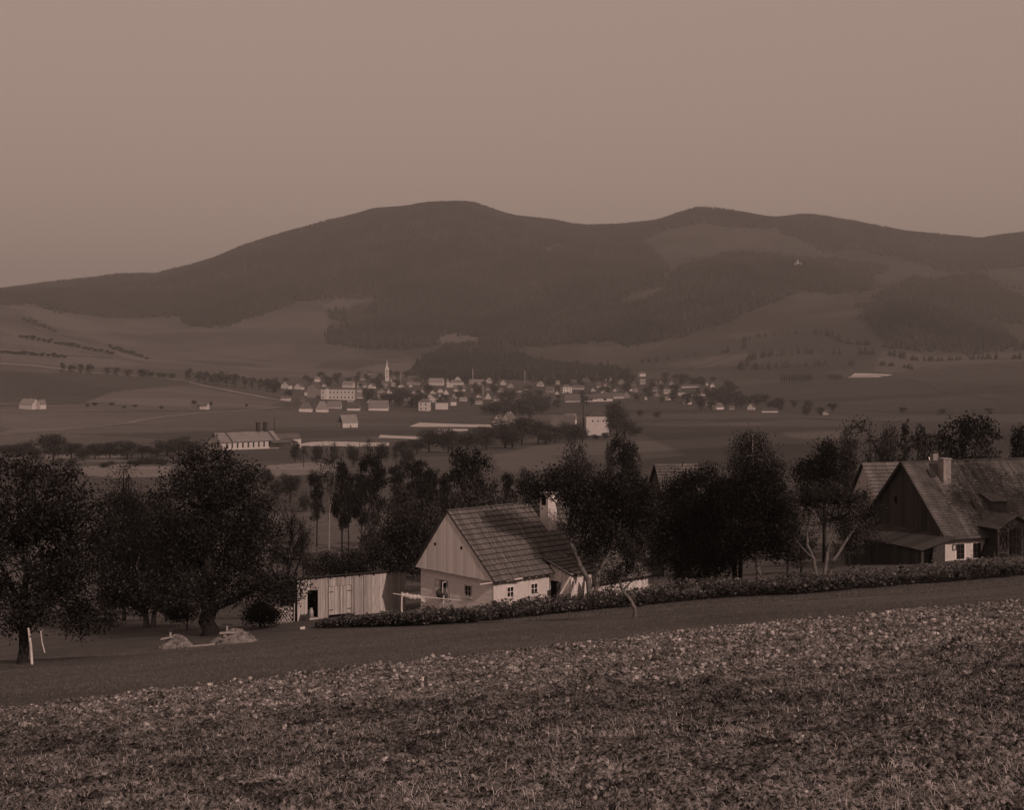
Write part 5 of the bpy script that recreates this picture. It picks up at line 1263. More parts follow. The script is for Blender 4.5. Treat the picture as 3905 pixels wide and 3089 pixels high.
for x, yt, w_, D, k_, lab in ((300,1040,90,122,'round','dark tree filling the gap between the two big left trees'), (235,1075,80,112,'round','dark tree behind the leftmost orchard tree'), (350,1110,70,108,'round','dark tree behind the left flank of the huge fruit tree'),
    (585,1120,60,125,'bare','twiggy tree behind the right flank of the huge fruit tree'), (640,1090,50,140,'bare','twiggy tree above the left end of the shed'), (850,1020,56,150,'round','leafy tree below the pines left of the cottage gable'), (1010,1010,80,140,'round','leafy tree below the broad dark pine'),
    (1120,1030,60,120,'round','leafy tree left of the cottage chimney'), (1345,1010,50,130,'round','leafy tree between the apple tree and the shingled barn'), (780,1060,50,150,'bush','bush among the pine trunks above the shed'), (830,1085,60,135,'bush','bush above the dead forked trunk'),
    (1510,990,60,125,'round','dark tree crown left of the feathery birch'), (1660,1040,50,110,'round','dark tree between the tall fruit tree and the forked tree'), (1690,1120,60,112,'round','dark tree behind the forked tree'), (1790,1090,60,116,'round','dark tree at the left end of the plank lean-to'), (890,1010,60,165,'broadpine','bushy pine left of the broad dark pine')):
    place(k_, x, yt, w_, D, label=lab, cat='bush' if k_ == 'bush' else 'tree')
# hedges and avenue on the left hillside
for i, x in enumerate((132,152,170,190,226,245,270,296,303,318,336,346,362)):
    place('far', x, 762 + (x - 130) * .105 + random.uniform(-3, 3), random.uniform(12, 19), ybase=784 + (x - 130) * .06, label='tree in the avenue along the road on the left hillside', group='avenue trees on the left hillside', dmin=1200)
for i, (x, yt, yb) in enumerate(((398,776,806),(418,783,808),(433,782,810),(450,786,812),(463,783,813),(478,784,815),(495,787,817),(516,793,818),(532,795,820),(548,797,822),(562,798,824),(578,796,826))):
    place('far', x, yt, random.uniform(14, 20), ybase=yb, label='roadside tree between the avenue and the first town houses', group='roadside trees before the town', dmin=1200)
for x, y in [(45 + 12 * i, 712 + 2.2 * i) for i in range(17)] + [(232 + 11 * i, 735 + 3.2 * i) for i in range(8)] + [(50 + 11 * i, 676 + 4 * i) for i in range(7)] + [(5 + 12 * i, 744 + i) for i in range(12)]:
    place('bush', x, y - random.uniform(5, 11), random.uniform(10, 16), ybase=y, label='hedge bush on the terraced hillside at the left edge', group='hedges on the left hillside', cat='bush', dmin=1200)
for x, y in ((185,858),(200,856),(235,855),(262,860),(285,858),(340,862),(410,853),(420,858),(445,855),(520,858),(650,862)):
    place('bush', x, y - random.uniform(4, 10), random.uniform(7, 13), ybase=y, label='small fruit tree or bush along the path right of the white farmhouse', group='bushes along the left path', cat='bush', dmin=700)
for i in range(12):
    place('poplar', 1648 + i * 5.6, 790 - i * .3, 4.6, ybase=807 - i * .25, label='slim poplar in the long straight poplar row', group='long row of poplars', seed=1 + i % 2, dmin=1000)
for i in range(6):
    place('poplar', 1748 + i * 5.2, 789, 4.2, ybase=801, label='slim poplar in the short row left of the white hillside cloth', group='short row of poplars', seed=1 + i % 2, dmin=1000)
for x, yt, yb, w_ in ((1905,856,872,18),(1985,862,873,20),(2085,860,872,18),(1730,858,876,20),(1700,862,876,18),(1385,868,882,16),(1350,862,880,14),(1478,835,868,22),(1500,840,866,18),(1965,726,736,14)):
    place('far', x, yt, w_, ybase=yb, label='lone field tree on the plain right of the town', group='field trees right of the town', dmin=700)

# ------------------------------------------------------------------ valley buildings
random.seed(101); HOUSES = []
def vh(name, label, x0, x1, yb, yt, rot=0, wf=.5, ratio=.6, wall='wall_far', roof='roof_far', hip=0, wins=(0, 0), gwins=(0, 0), chim=0, cat='house', dmin=900, gsmall=0, D=None, group=None, **kw):
    """x0..x1, base and top rows in the 3905-wide photograph; wf = share of the wall in the height; ratio = width/length"""
    xc = (x0 + x1) / 2
    if D is None: X, D, Z = ground_f(xc, yb, dmin=dmin)
    else: X = (xc - CXF) / FP * D; Z = H(X, D)
    k = D / FP; pw_ = (x1 - x0) * k; th = R(rot); c, s = abs(math.cos(th)), abs(math.sin(th))
    L = pw_ / (c + ratio * s); W = L * ratio; hh = max(3.0, (yb - yt) * k)
    Y = D + (L * s + W * c) / 2 * .6
    HOUSES.append((xc, x1 - x0, yb, D))
    return simple_house(name, label, cat, (X, Y, Z), th, L, W, hh * wf, hh * (1 - wf), M[wall], M[roof], hip=hip * L, wins=wins, gwins=gwins, chim=chim, gsmall=gsmall, group=group, **kw)
# left of the town
vh('farmhouse', 'long white farmhouse alone in the fields at the far left', 65, 145, 1561, 1522, -28, .5, .55, chim=1, wall='wall_far', roof='roof_pale', dmin=800)
vh('farm_wing', 'low white gabled wing at the right end of the far left farmhouse', 140, 170, 1561, 1524, 60, .55, .7, dmin=800, roof='roof_pale')
vh('cottage_small', 'tiny white house by the path between farmhouse and town', 760, 796, 1562, 1537, -20, .55, .7, chim=1, gwins=(1, 1), dmin=800)
# the town, left part
vh('gabled_house', 'white gabled house, first of the town on the left', 1071, 1112, 1483, 1454, 68, .45, 1.25, gsmall=2, gwins=(2, 1))
vh('gabled_house', 'white gabled house next to the first, with three attic windows', 1121, 1158, 1485, 1462, 72, .4, 1.2, gsmall=3, gwins=(3, 1))
vh('villa', 'big villa with broad gable left of the long white block', 1172, 1226, 1517, 1463, 78, .62, 1.0, gsmall=2, wall='wall_grey')
vh('annex', 'low white annex left of the big villa', 1162, 1190, 1510, 1488, 0, .65, .7, roof='roof_far', wins=(2, 1))
hb_ = vh('hotel', 'long two-storey white block with rows of windows', 1225, 1352, 1524, 1479, 0, .86, .3, hip=.12, wins=(9, 2), winh=2.2, winw=1.5, band=True)
b = MB(); b.box(-14.5, -11, -6.6, -5.9, 0, 13.5); b.build('pilaster', M['wall_far'], hb_)
vh('hut', 'small round-roofed white house above the villa', 1200, 1221, 1456, 1438, 0, .6, .6, wall='wall_far', roof='roof_pale')
vh('low_house', 'low pale house below the first gabled house', 1071, 1108, 1527, 1511, 0, .5, .5, roof='roof_far')
vh('barn_left', 'hip-roofed barn with white base, left one of the pair below the villa', 1141, 1189, 1571, 1533, 0, .33, .7, hip=.3, cat='barn')
vh('barn_right', 'hip-roofed barn with white base, right one of the pair below the villa', 1205, 1250, 1572, 1530, 0, .25, .7, hip=.3, cat='barn', roof='roof_pale')
vh('row_house', 'low house with white window wall right of the barn pair', 1248, 1301, 1558, 1530, 0, .32, .5, wins=(6, 1), roof='roof_pale')
vh('pale_house', 'pale house with broad light roof above the right end of the long block', 1304, 1352, 1479, 1454, -15, .5, .6, roof='roof_pale')
vh('white_house', 'white house with dormers left of the church', 1362, 1396, 1478, 1458, 0, .45, .6, wins=(4, 1))
vh('gabled_house', 'small gabled house just left of the church', 1402, 1432, 1481, 1462, 70, .4, 1.1)
vh('long_barn', 'large pale-roofed barn in front of the trees below the church', 1406, 1480, 1566, 1527, 0, .3, .5, roof='roof_pale', cat='barn')
vh('farm_shed', 'small shed with white gable right of the large pale-roofed barn', 1324, 1372, 1566, 1534, 0, .35, .5, cat='shed')
vh('hill_house', 'tiny pale house on the slope above the church', 1400, 1418, 1429, 1418, 0, .5, .6, wall='wall_grey')
# church
X, D, Z = ground_f(1476, 1474, dmin=1200); k = D / FP
ch_ = thing('church', 'town church with tall slender white tower and pointed spire', 'church', (X, D, Z))
tw = 14 * k; b = MB(); b.box(-tw/2, tw/2, -tw/2, tw/2, -2, 64 * k); tower = b.build('tower', M['wall_far'], ch_)
z0 = 64 * k
b = MB(); b.add([(-tw*.56,-tw*.56,z0),(tw*.56,-tw*.56,z0),(tw*.56,tw*.56,z0),(-tw*.56,tw*.56,z0),(-tw*.25,-tw*.25,z0+12*k),(tw*.25,-tw*.25,z0+12*k),(tw*.25,tw*.25,z0+12*k),(-tw*.25,tw*.25,z0+12*k),(0,0,z0+38*k)],[(3,2,1,0),(0,1,5,4),(1,2,6,5),(2,3,7,6),(3,0,4,7),(4,5,8),(5,6,8),(6,7,8),(7,4,8)]); b.build('spire', M['wall_far'], tower)
for zz in (.6, .78, .93): b = MB(); b.box(-tw*.12, tw*.12, -tw/2-.06, -tw/2+.1, z0*zz-1.3, z0*zz+.9); b.build('window', M['window_far'], tower)
W = 60 * k; b = MB(); b.box(-W*.52, W*.52, tw*.5, tw*.5 + 12, -2, 14 * k); b.build('nave_wall', M['wall_far'], ch_)
b = MB(); b.slab((-W*.54, tw*.5-.5, 14*k), (W*.54, tw*.5-.5, 14*k), (W*.42, tw*.5+6, 34*k), (-W*.42, tw*.5+6, 34*k), .3); b.slab((W*.54, tw*.5+12.5, 14*k), (-W*.54, tw*.5+12.5, 14*k), (-W*.42, tw*.5+6, 34*k), (W*.42, tw*.5+6, 34*k), .3); b.build('nave_roof', M['roof_far'], ch_)
b = MB(); b.box(-W*.3, W*.3, -10, -tw/2 - .2, -4, 9*k); b.build('sacristy_wall', M['wall_grey'], ch_)
b = MB(); b.slab((-W*.34, -10.6, 9*k), (W*.34, -10.6, 9*k), (W*.26, -tw/2 - .1, 20*k), (-W*.26, -tw/2 - .1, 20*k), .3); b.build('sacristy_roof', M['roof_far'], ch_)
for s_ in (-1, 1):
    b = MB(); b.prism([(s_*W*.5, tw*.5-.3, 14*k), (s_*W*.28, tw*.5-.3, 14*k), (s_*W*.16, tw*.5-.3, 30*k)], (0, .25, 0)); b.build('volute', M['wall_far'], ch_)
# little onion tower
X, D, Z = ground_f(1527, 1468, dmin=1200); k = D / FP
on = thing('bell_tower', 'small onion-topped bell tower right of the church', 'tower', (X, D, Z))
b = MB(); b.box(-5*k, 5*k, -5*k, 5*k, -2, 20*k); b.build('shaft', M['wall_grey'], on)
b = MB(); b.tube([(0,0,20*k),(0,0,24*k),(0,0,29*k),(0,0,31*k),(0,0,33*k),(0,0,36*k),(0,0,48*k)], [5.4*k,3*k,2.4*k,5.2*k,4.6*k,1.6*k,.3*k], 10); b.build('onion_dome', M['roof_pale'], on, True)
# town, middle
vh('gabled_house', 'pale gabled house under the onion tower', 1517, 1542, 1478, 1466, 75, .35, 1.1, roof='roof_pale')
vh('large_house', 'large roofed house on the skyline of the town right of the onion tower', 1550, 1602, 1468, 1433, -10, .4, .55, wall='wall_grey', roof='roof_far', chim=1)
vh('gabled_house', 'tiny white gable in front of the large roofed house', 1559, 1574, 1476, 1463, 85, .4, 1.2, gsmall=1)
vh('workshop', 'broad pale-roofed workshop in the middle of the town', 1634, 1693, 1470, 1442, -12, .45, .5, roof='roof_pale', cat='workshop')
vh('turret', 'slim pale turret left of the broad white hall', 1703, 1712, 1478, 1441, 0, .6, 1.0, hip=.49, cat='tower', roof='roof_pale')
vh('hall', 'broad white hall with rounded gable in the upper town', 1712, 1768, 1478, 1448, -8, .62, .5, hip=.2, roof='roof_pale', cat='hall')
vh('dark_roofed_house', 'long dark roof with bright white right gable', 1727, 1775, 1492, 1468, 14, .3, .45, roof='roof_far')
vh('factory_house', 'pale stepped building at the foot of the thin tall chimney', 1790, 1845, 1467, 1447, 0, .6, .4, wall='wall_grey', roof='roof_pale')
vh('gabled_house', 'bright white gable beside the pale brick chimney', 1848, 1880, 1522, 1496, 80, .1, 1.1, dmin=1100)
vh('gabled_house', 'upper left of the clustered white gables in the town centre', 1601, 1622, 1500, 1484, 75, .35, 1.2)
vh('gabled_house', 'upper right of the clustered white gables in the town centre', 1640, 1664, 1502, 1488, 78, .35, 1.2)
vh('big_gable_house', 'white gabled house with a row of four windows in the town centre', 1621, 1664, 1534, 1503, 85, .45, 1.15, gwins=(4, 1), gsmall=1)
vh('gabled_house', 'white gable right of the house with four windows', 1664, 1694, 1526, 1502, 78, .4, 1.2)
vh('low_house', 'white-walled house with big roof left of the clustered gables', 1538, 1592, 1527, 1500, -5, .38, .5, wins=(4, 1))
vh('gabled_house', 'dark gabled house below the white-walled one', 1540, 1578, 1551, 1527, 72, .3, 1.2, wall='wall_grey')
vh('square_house', 'square white two-storey house with dark hip roof at the town edge', 1596, 1641, 1567, 1520, -12, .72, .95, hip=.3, wins=(2, 2), winh=2.0, winw=1.3)
vh('blank_walled_house', 'white house with broad blank wall right of the square house', 1661, 1708, 1562, 1531, 0, .84, .6, hip=.2, roof='roof_far')
vh('gabled_house', 'white house with sloping roof right of the blank-walled house', 1706, 1740, 1547, 1516, 40, .5, .8)
vh('small_white_house', 'tiny white house above the one with the sloping roof', 1726, 1744, 1520, 1500, 60, .5, .9)
# right part of the town
vh('L_shaped_house', 'tall white L-shaped house with many windows in the right half of the town', 2137, 2182, 1501, 1466, 18, .72, .8, wins=(3, 2), gwins=(2, 2), winh=1.8, winw=1.2, hip=.3)
vh('wing', 'long low white wing right of the tall L-shaped house', 2180, 2228, 1485, 1469, 0, .4, .3)
vh('pale_house', 'pale house left of the tall L-shaped house', 2080, 2115, 1498, 1474, -20, .5, .7, wall='wall_grey')
vh('white_shed', 'flat white strip of a shed left of the pale house', 1964, 1990, 1496, 1489, 0, .7, .4, cat='shed')
vh('gabled_house', 'small gable left of the pointed white gable by the stack', 1962, 1986, 1529, 1517, 75, .2, 1.1, wall='wall_grey')
vh('gabled_house', 'dark barn with slim pointed white gable above the mill chimney', 2152, 2214, 1533, 1503, 10, .2, .4, cat='barn')
vh('long_barn', 'white barn with cart door, left one of the long pair', 2232, 2276, 1532, 1503, 0, .42, .35, cat='barn', wins=(1, 1), winw=4, winh=3)
vh('long_barn', 'white barn with cart door, right one of the long pair', 2277, 2336, 1531, 1499, 0, .42, .3, cat='barn', wins=(1, 1), winw=4, winh=3)
vh('row_house', 'white house with four windows right of the long barn pair', 2340, 2378, 1520, 1500, 0, .5, .5, wins=(4, 1), winh=1.6)
vh('gabled_house', 'pale gabled house at the end of the four-window house', 2376, 2404, 1518, 1492, 80, .45, 1.2, wall='wall_grey')
vh('gabled_house', 'white gable above the right long barn', 2292, 2318, 1499, 1484, 72, .3, 1.2)
vh('gabled_house', 'white gable above the four-window house', 2338, 2360, 1494, 1481, 70, .3, 1.2)
vh('flat_house', 'small flat white house at the upper right of the town', 2392, 2412, 1491, 1481, 0, .8, .6)
vh('hillside_house', 'white house alone on the slope above the right end of the town', 2432, 2463, 1436, 1417, 25, .6, .6, wins=(3, 1))
vh('school', 'white house with dark window dots at the right end of the town', 2584, 2616, 1510, 1492, 0, .75, .5, wins=(4, 2), hip=.2)
vh('low_house', 'low pale house right of the white house with window dots', 2640, 2660, 1509, 1499, 0, .5, .5)
vh('farm_roof', 'long low farm with pale wall behind the right end of town', 2600, 2668, 1478, 1466, 0, .45, .3)
vh('spired_chapel', 'tiny white pointed chapel behind the right end of town', 2692, 2702, 1470, 1456, 85, .2, 1.2, cat='chapel')
for i, (x0, x1, yb, yt, rot, lab) in enumerate(((2534,2560,1526,1507,55,'dark-roofed farmhouse with slanting white gable, leftmost of the village row'), (2605,2640,1543,1515,50,'steep white-gabled farmhouse in the village row'), (2716,2762,1562,1536,35,'white-walled farmhouse with dark roof in the village row'), (2690,2728,1545,1530,0,'low roof behind the white-walled farmhouse of the village row'), (2780,2800,1562,1548,0,'little white hut in the middle of the village row'), (2850,2885,1563,1538,70,'farmhouse with pointed white gable in the village row'), (2905,2966,1573,1555,0,'long pale-walled farm near the right end of the village row'), (3138,3162,1582,1562,65,'last white-gabled house at the right end of the village row'), (2458,2470,1524,1510,80,'tiny white gable between the town and the village row'))):
    vh('farmhouse', lab, x0, x1, yb, yt, rot, .4, .75 if rot else .4)
# smaller houses packed between the named ones
random.seed(303); cnt = 0; tries = 0
ZON = [(800, 'small pale house among the trees left of the church', 'small houses left of the church'), (1000, 'small pale house packed into the middle of the town', 'small houses in the town centre'), (1200, 'small pale house among the trees right of the town centre', 'small houses right of the centre'), (9999, 'small pale house at the right outskirts of the town', 'small houses at the right outskirts')]
HP = [(600,816),(760,800),(900,798),(1080,798),(1300,802),(1500,812),(1520,835),(1300,842),(1100,845),(960,858),(860,856),(640,856)]
while cnt < 62 and tries < 1500:
    tries += 1; x = random.uniform(600, 1520); y = random.uniform(798, 858)
    if not in_poly(np.array([x]), np.array([y]), HP)[0]: continue
    w_ = random.uniform(16, 30); h_ = random.uniform(12, 20); xf, yf = x * 1.8087, y * 1.8087
    if any(abs(hx - xf) < (hw + w_) * .5 and abs(hyb - yf) < 17 for hx, hw, hyb, hd in HOUSES): continue
    lab, grp = [z for z in ZON if x < z[0]][0][1:]
    g_ = random.random() < .5
    vh('small_house', lab, xf - w_ / 2, xf + w_ / 2, yf, yf - h_, random.choice((70, 78, 85, 62)) if g_ else random.choice((0, 0, 12, -15, 25)), random.uniform(.35, .5), 1.15 if g_ else .6, wall=random.choice(('wall_far', 'wall_far', 'wall_grey')), roof=random.choice(('roof_far', 'roof_far', 'roof_pale')), chim=random.randint(0, 1), wins=(0, 0) if g_ else (random.randint(2, 4), 1), gsmall=random.randint(0, 2) if g_ else 0, dmin=1100, group=grp); cnt += 1
# chimneys of the town
def stack(label, x, yt, yb, w_, m, dmin=900, D=None, cap=False):
    if D is None: X, D, Z = ground_f(x, yb, dmin=dmin)
    else: X = (x - CXF) / FP * D; Z = H(X, D)
    k = D / FP; h = -(yt - HYF) * k - Z; t = thing('factory_chimney', label, 'chimney', (X, D, Z))
    b = MB(); b.tube([(0, 0, -1), (0, 0, h * .5), (0, 0, h)], [w_ * k * .62, w_ * k * .5, w_ * k * .4], 10); b.build('shaft', M[m], t, True)
    if cap: b = MB(); b.tube([(0, 0, h), (0, 0, h + 3 * k)], [w_ * k * .75, w_ * k * .75], 10); b.build('cap', M[m], t)
    b = MB(); b.box(-w_ * k * .8, w_ * k * .8, -w_ * k * .8, w_ * k * .8, -1.5, h * .08); b.build('plinth', M[m], t)
stack('tall thin pale chimney in the upper middle of the town', 1803, 1407, 1466, 4, 'brick_pale')
stack('pale brick chimney beside the bright white gable', 1842, 1471, 1522, 4.5, 'brick_pale', dmin=1100)
stack('thin chimney in front of the wooded park right of centre', 2001, 1414, 1458, 4, 'brick_pale')
# mill
vh('mill', 'big white square mill with hip roof and three small windows', 2235, 2321, 1660, 1567, 0, .78, .9, hip=.33, dmin=600, cat='mill')
ml = [o for o in bpy.data.objects if o.name == 'mill'][0]; D = ml.location.y; k = 900 / FP
wb = [c for c in ml.children if c.name.startswith('wall')][0]; dims = wb.dimensions
for fx in (-.22, .02, .25):
    b = MB(); b.box(fx*dims.x - .5, fx*dims.x + .5, -dims.y/2 - .06, -dims.y/2 + .1, dims.z*.74 - 1.5, dims.z*.74 - .2); b.build('window', M['window_far'], ml)
stack('tall dark brick chimney directly left of the white mill', 2225, 1516, 1655, 5.5, 'brick_far', dmin=600, cap=True)
vh('mill_shed', 'long dark-roofed mill shed left of the brick chimney', 2100, 2193, 1655, 1583, -6, .35, .35, roof='roof_far', dmin=600, chim=1, cat='shed')
vh('mill_roof', 'pale slanting roof behind the dark-roofed mill shed', 2158, 2200, 1620, 1578, 25, .55, .5, roof='roof_pale', dmin=600, cat='shed')
vh('gabled_house', 'white two-storey gabled house at the right end of the bleaching ground', 1876, 1925, 1637, 1583, 66, .5, 1.2, gwins=(2, 2), gsmall=2, dmin=600, winh=1.7, winw=1.0)
vh('gabled_house', 'dark-roofed house with two chimneys behind the white gabled house', 1915, 1968, 1625, 1575, 50, .5, 1.0, dmin=600, chim=2)
# long factory at the left stream
X, D, Z = ground_f(843, 1718, dmin=450); k = D / FP
fa = thing('factory', 'long white factory with row of windows beside the left stream', 'factory', (X, D, Z), R(40))
Wg = 15.0; L = 36.0; wh = 4.6; rh = 4.4
b = MB(); b.box(0, L, 0, Wg, -2, wh); b.prism([(0, 0, wh), (0, Wg, wh), (0, Wg/2, wh + rh - .2)], (.4, 0, 0)); b.prism([(L-.4, 0, wh), (L-.4, Wg, wh), (L-.4, Wg/2, wh + rh - .2)], (.4, 0, 0)); b.build('wall', M['wall_far'], fa)
b = MB(); b.slab((-.5, -.6, wh - .5), (L + .5, -.6, wh - .5), (L + .5, Wg/2, wh + rh), (-.5, Wg/2, wh + rh), .2); b.slab((L + .5, Wg + .6, wh - .5), (-.5, Wg + .6, wh - .5), (-.5, Wg/2, wh + rh), (L + .5, Wg/2, wh + rh), .2); fr_ = b.build('roof', M['roof_pale'], fa)
b = MB(); b.beam((6.5, -.6, wh - .1), (6.5, Wg/2, wh + rh + .4), .5, .5); b.build('fire_wall', M['brick_far'], fr_)
b = MB(); b.beam((L - 3, -.6, wh - .1), (L - 3, Wg/2, wh + rh + .4), .5, .5); b.build('fire_wall', M['brick_far'], fr_)
for i in range(9): b = MB(); b.box(3 + i*3.3, 3.9 + i*3.3, -.06, .1, .9, 3.7); b.build('window', M['window_far'], fa)
for yy, zz, s_ in ((4.8, 6.3, .7), (8.6, 6.3, .7), (3.2, 1.2, .9), (10.6, 1.2, .9)): b = MB(); b.box(-.06, .1, yy - s_, yy + s_, zz, zz + 2.4); b.build('window', M['window_far'], fa)
for xx in (L - 9, L - 4.5): b = MB(); b.box(xx - .9, xx + .9, Wg/2 - .9, Wg/2 + .9, wh + rh - 1.5, wh + rh + 4.6); b.box(xx - 1.1, xx + 1.1, Wg/2 - 1.1, Wg/2 + 1.1, wh + rh + 4.6, wh + rh + 5.2); b.build('kiln_chimney', M['brick_far'], fa)
b = MB(); b.box(L + .01, L + 15, 1, 9, -2, 4.6); b.prism([(L + 15, 1, 4.6), (L + 15, 9, 4.6), (L + 15, 5, 7.2)], (-.4, 0, 0)); b.build('end_wing', M['wall_far'], fa)
b = MB(); b.slab((L, .5, 4.5), (L + 15.1, .5, 4.5), (L + 15.1, 5, 7.3), (L, 5, 7.3), .2); b.slab((L + 15.1, 9.5, 4.5), (L, 9.5, 4.5), (L, 5, 7.3), (L + 15.1, 5, 7.3), .2); b.build('wing_roof', M['roof_far'], fa)
for yy in (3.2, 6.2): b = MB(); b.box(L + 14.9, L + 15.06, yy - .5, yy + .5, .5, 2.6); b.build('window', M['window_far'], fa)
b = MB(); b.box(L - 6, L + 8, -4.5, -4.2, 3.0, 3.3); b.slab((L - 6.5, -5, 3.0), (L + 8.5, -5, 3.0), (L + 8.5, -.3, 4.2), (L - 6.5, -.3, 4.2), .15); b.build('canopy', M['roof_far'], fa)
stack('tall thin iron chimney behind the long factory', 1046, 1597, 1700, 4.2, 'brick_far', dmin=450, cap=True)
# open barn in the meadow
bn = vh('field_barn', 'open-fronted barn with light roof alone in the meadow', 1287, 1363, 1631, 1583, 28, .42, .75, roof='roof_pale', dmin=600, cat='barn')
dm_ = [c for c in bn.children if c.name.startswith('wall')][0].dimensions; wx, wy = dm_.x, dm_.y; wt = (1631 - 1583) * bn.location.y / FP * .42
for yy in (-.28, .05): b = MB(); b.box(-wx/2 - .06, -wx/2 + .05, wy*yy - wy*.08, wy*yy + wy*.08, -1, wt*.95); b.build('bay_opening', M['window_far'], bn)
b = MB(); b.prism([(-wx/2 - .03, -wy/2, wt), (-wx/2 - .03, wy/2, wt), (-wx/2 - .03, 0, wt*2.3)], (-.1, 0, 0)); b.build('boarded_gable', M['plank_dark'], bn)
b = MB(); b.box(wx*.02 - .5, wx*.02 + .5, -wy/2 - .06, -wy/2 + .05, 0, 2.1); b.build('door', M['window_far'], bn)
# chapel on the wooded hill
X, D, Z = ground_f(3036, 1024, dmin=2600); k = D / FP * .75
cp = thing('hill_chapel', 'small white pilgrimage chapel with pointed turret on the wooded hill', 'chapel', (X, D - 12, Z + 8))
b = MB(); b.box(-30*k*.7, 30*k*.7, -5, 5, -16, 9*k); b.build('wall', M['wall_far'], cp)
b = MB(); b.slab((-30*k*.72, -5.6, 9*k), (30*k*.72, -5.6, 9*k), (30*k*.66, 0, 15*k), (-30*k*.66, 0, 15*k), .3); b.slab((30*k*.72, 5.6, 9*k), (-30*k*.72, 5.6, 9*k), (-30*k*.66, 0, 15*k), (30*k*.66, 0, 15*k), .3); b.build('roof', M['wall_grey'], cp)
b = MB(); b.box(-4*k, 4*k, -8, -5.1, -16, 20*k); b.build('turret', M['wall_far'], cp)
b = MB(); b.add([(-4.6*k,-8.4,20*k),(4.6*k,-8.4,20*k),(4.6*k,-4.7,20*k),(-4.6*k,-4.7,20*k),(0,-6.5,34*k)],[(3,2,1,0),(0,1,4),(1,2,4),(2,3,4),(3,0,4)]); b.build('spire', M['wall_grey'], cp)

# ------------------------------------------------------------------ linen laid out to bleach
def cloth(label, pts, name='bleaching_cloth', dmin=450):
    """four corners read off the photograph, laid on the meadow"""
    P = [Vector(ground_f(x, y, dmin=dmin)[:2]) for x, y in pts]; V = []; F = []; nu, nv = 26, 8
    for i in range(nu + 1):
        for j in range(nv + 1):
            a = i / nu; b_ = j / nv; q = P[0].lerp(P[1], a).lerp(P[3].lerp(P[2], a), b_); V.append((q.x, q.y, H(q.x, q.y) + .35 + .05 * math.sin(i * 2.1 + j)))
    for i in range(nu):
        for j in range(nv): k = i * (nv + 1) + j; F.append([k, k + nv + 1, k + nv + 2, k + 1])
    tag(link(name, mesh_np(name, V, F, M['cloth'])), label, 'cloth', 'linen laid out to bleach')
cloth('longest white bleaching cloth, ending at the white gabled house', [(1560,1629),(1876,1632),(1876,1621),(1600,1613)])
cloth('short bright bleaching cloth beside the dark belt of trees', [(1672,1664),(1690,1664),(1712,1637),(1672,1636)])
cloth('thin bleaching cloth right of the short bright one', [(1712,1648),(1784,1645),(1784,1638),(1716,1637)])
cloth('pale ragged bleaching cloth in front of the field barn', [(1442,1672),(1610,1678),(1617,1668),(1450,1660)])
cloth('narrow bleaching cloth starting at the right end of the factory', [(1104,1703),(1230,1704),(1230,1686),(1190,1688)])
cloth('bleaching cloth seen between thin trees right of the factory', [(1232,1702),(1370,1706),(1370,1688),(1232,1685)])
cloth('bleaching cloth ending in the dark belt of trees', [(1372,1706),(1484,1702),(1484,1690),(1372,1689)])
cloth('white wedge of cloth on the hillside at the right', [(3233,1441),(3350,1439),(3404,1429),(3260,1424)], dmin=1000)

# ------------------------------------------------------------------ trees between the town houses
random.seed(202); nprng = np.random.default_rng(3)
TOWN = [(560,818),(640,800),(760,795),(880,792),(1080,790),(1300,795),(1420,800),(1520,806),(1570,832),(1545,850),(1420,848),(1300,852),(1180,862),(1130,880),(1020,874),(860,864),(640,862),(600,845)]
def town_trees(n, poly, hmin, hmax, zones, dmin=1150):
    c = 0; tries = 0
    while c < n and tries < n * 12:
        tries += 1; x = random.uniform(min(p[0] for p in poly), max(p[0] for p in poly)); y = random.uniform(min(p[1] for p in poly), max(p[1] for p in poly))
        if not in_poly(np.array([x]), np.array([y]), poly)[0]: continue
        X, D, Z = ground_u(x, y, dmin=dmin); h = random.uniform(hmin, hmax); hp = h / D * FU; w_ = hp * random.uniform(.7, 1.0); bad = False
        for hx, hw, hyb, hd in HOUSES:
            if abs(hx / 1.8087 - x) < hw / 1.8087 / 2 + w_ * .38 and D < hd + 14 and y - hp < hyb / 1.8087 - 2 and y > hyb / 1.8087 - 6: bad = True; break
        if bad and random.random() < .84: continue
        lab, grp = [z for z in zones if x < z[0]][0][1:]
        place('far', x, y - hp, w_, D, label=lab, group=grp, name='garden_tree'); c += 1
town_trees(212, TOWN, 8, 15, [(800, 'leafy tree among the town houses left of the church', 'town trees left of the church'), (1080, 'leafy tree among the houses of the town centre', 'town trees in the centre'), (1320, 'leafy tree among the houses of the right half of the town', 'town trees in the right half'), (9999, 'leafy tree at the right outskirts of the town', 'town trees at the right outskirts')])
town_trees(28, [(1080,868),(1130,845),(1160,835),(1180,860),(1120,885),(1010,878)], 9, 14, [(9999, 'leafy tree in the thick grove at the lower edge of the town', 'grove at the lower town edge')])
town_trees(42, [(1380,852),(1560,862),(1700,872),(1760,868),(1700,858),(1500,838),(1400,840)], 8, 13, [(9999, 'leafy tree in the gardens of the village row', 'trees of the village row')])
town_trees(16, [(760,838),(870,838),(900,862),(790,860)], 12, 16, [(9999, 'tall leafy tree in the park right of the long white block', 'park trees by the long white block')])

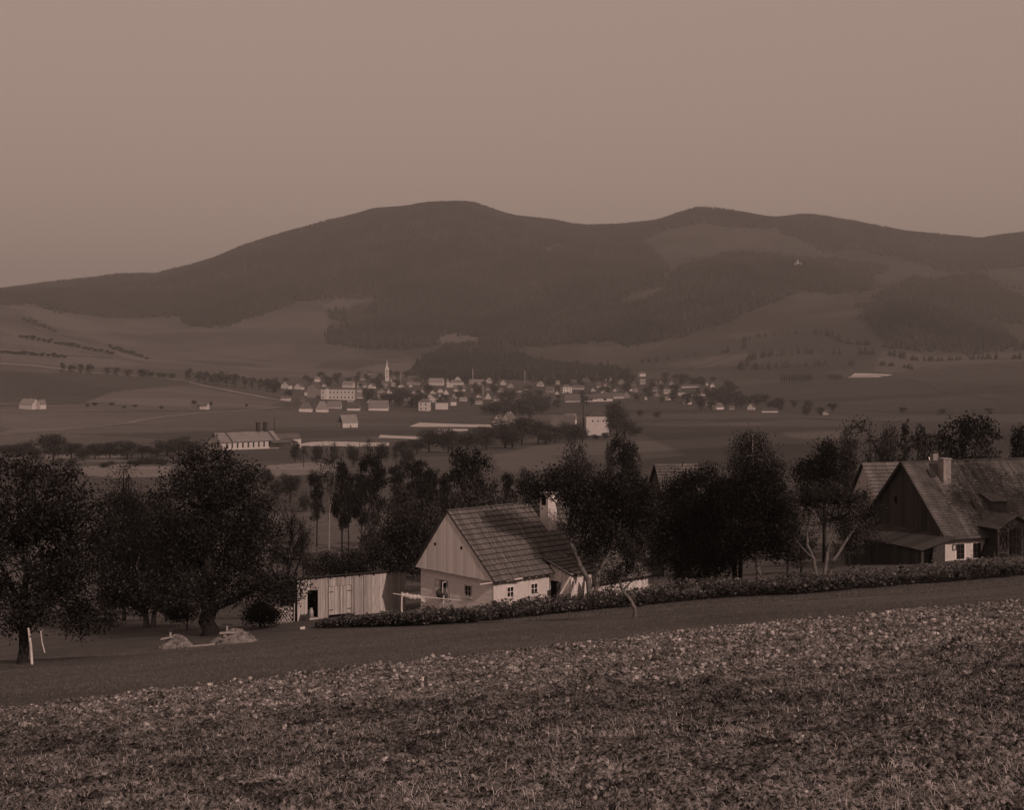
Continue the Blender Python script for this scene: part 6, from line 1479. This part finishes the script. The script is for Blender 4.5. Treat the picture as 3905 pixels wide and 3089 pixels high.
# ------------------------------------------------------------------ labels of rows one can count along
ORD = ['first','second','third','fourth','fifth','sixth','seventh','eighth','ninth','tenth','eleventh','twelfth','thirteenth','fourteenth','fifteenth','sixteenth','seventeenth','eighteenth','nineteenth','twentieth','twenty-first','twenty-second','twenty-third','twenty-fourth','twenty-fifth','twenty-sixth','twenty-seventh','twenty-eighth','twenty-ninth','thirtieth']
ROWS_OF = {'trees along the left stream': '{} tree from the left in the row along the stream left of the factory',
 'bushes of the lower left hedge': '{} bush from the left in the hedge below the left stream trees',
 'dark belt of trees below the bleaching cloths': '{} tree from the left in the dark belt below the bleaching cloths',
 'trees around the mill': '{} tree from the left in the grove around the white mill',
 'scattered thin trees below the cloths': '{} tree from the left scattered on the meadow right of the factory',
 'bushes on the middle slope': '{} grey bush from the left on the slope behind shed and cottage',
 'avenue trees on the left hillside': '{} tree from the left in the avenue on the left hillside',
 'roadside trees before the town': '{} tree from the left along the road just before the town',
 'bushes along the left path': '{} bush from the left along the path right of the white farmhouse',
 'long row of poplars': '{} poplar from the left in the long straight row',
 'short row of poplars': '{} poplar from the left in the short row by the hillside cloth',
 'field trees right of the town': '{} lone field tree from the left on the plain right of town'}
for grp, tpl in ROWS_OF.items():
    obs = sorted([o for o in bpy.data.objects if o.parent is None and o.get('group') == grp], key=lambda o: o.location.x / o.location.y)
    for k, o in enumerate(obs): o['label'] = tpl.format(ORD[k])

# ------------------------------------------------------------------ the air
hz = MB(); hz.box(-9000, 9000, -400, 9500, -75, 620)
hm = bpy.data.materials.new('haze_air'); hm.use_nodes = True; n_ = hm.node_tree; n_.nodes.clear()
pv = n_.nodes.new('ShaderNodeVolumePrincipled'); pv.inputs['Color'].default_value = (0.52, 0.50, 0.48, 1); pv.inputs['Density'].default_value = 0.000150; pv.inputs['Anisotropy'].default_value = 0.0
ho = n_.nodes.new('ShaderNodeOutputMaterial'); n_.links.new(pv.outputs[0], ho.inputs['Volume'])
tag(hz.build('haze', hm), 'thin valley haze', 'haze', kind='stuff')
tri = sum(len(o.data.polygons) for o in bpy.data.objects if o.type == 'MESH')
print('objects', len(bpy.data.objects), 'faces incl. shared', tri, 'land z', min(v.co.z for v in bpy.data.objects['ground'].data.vertices))
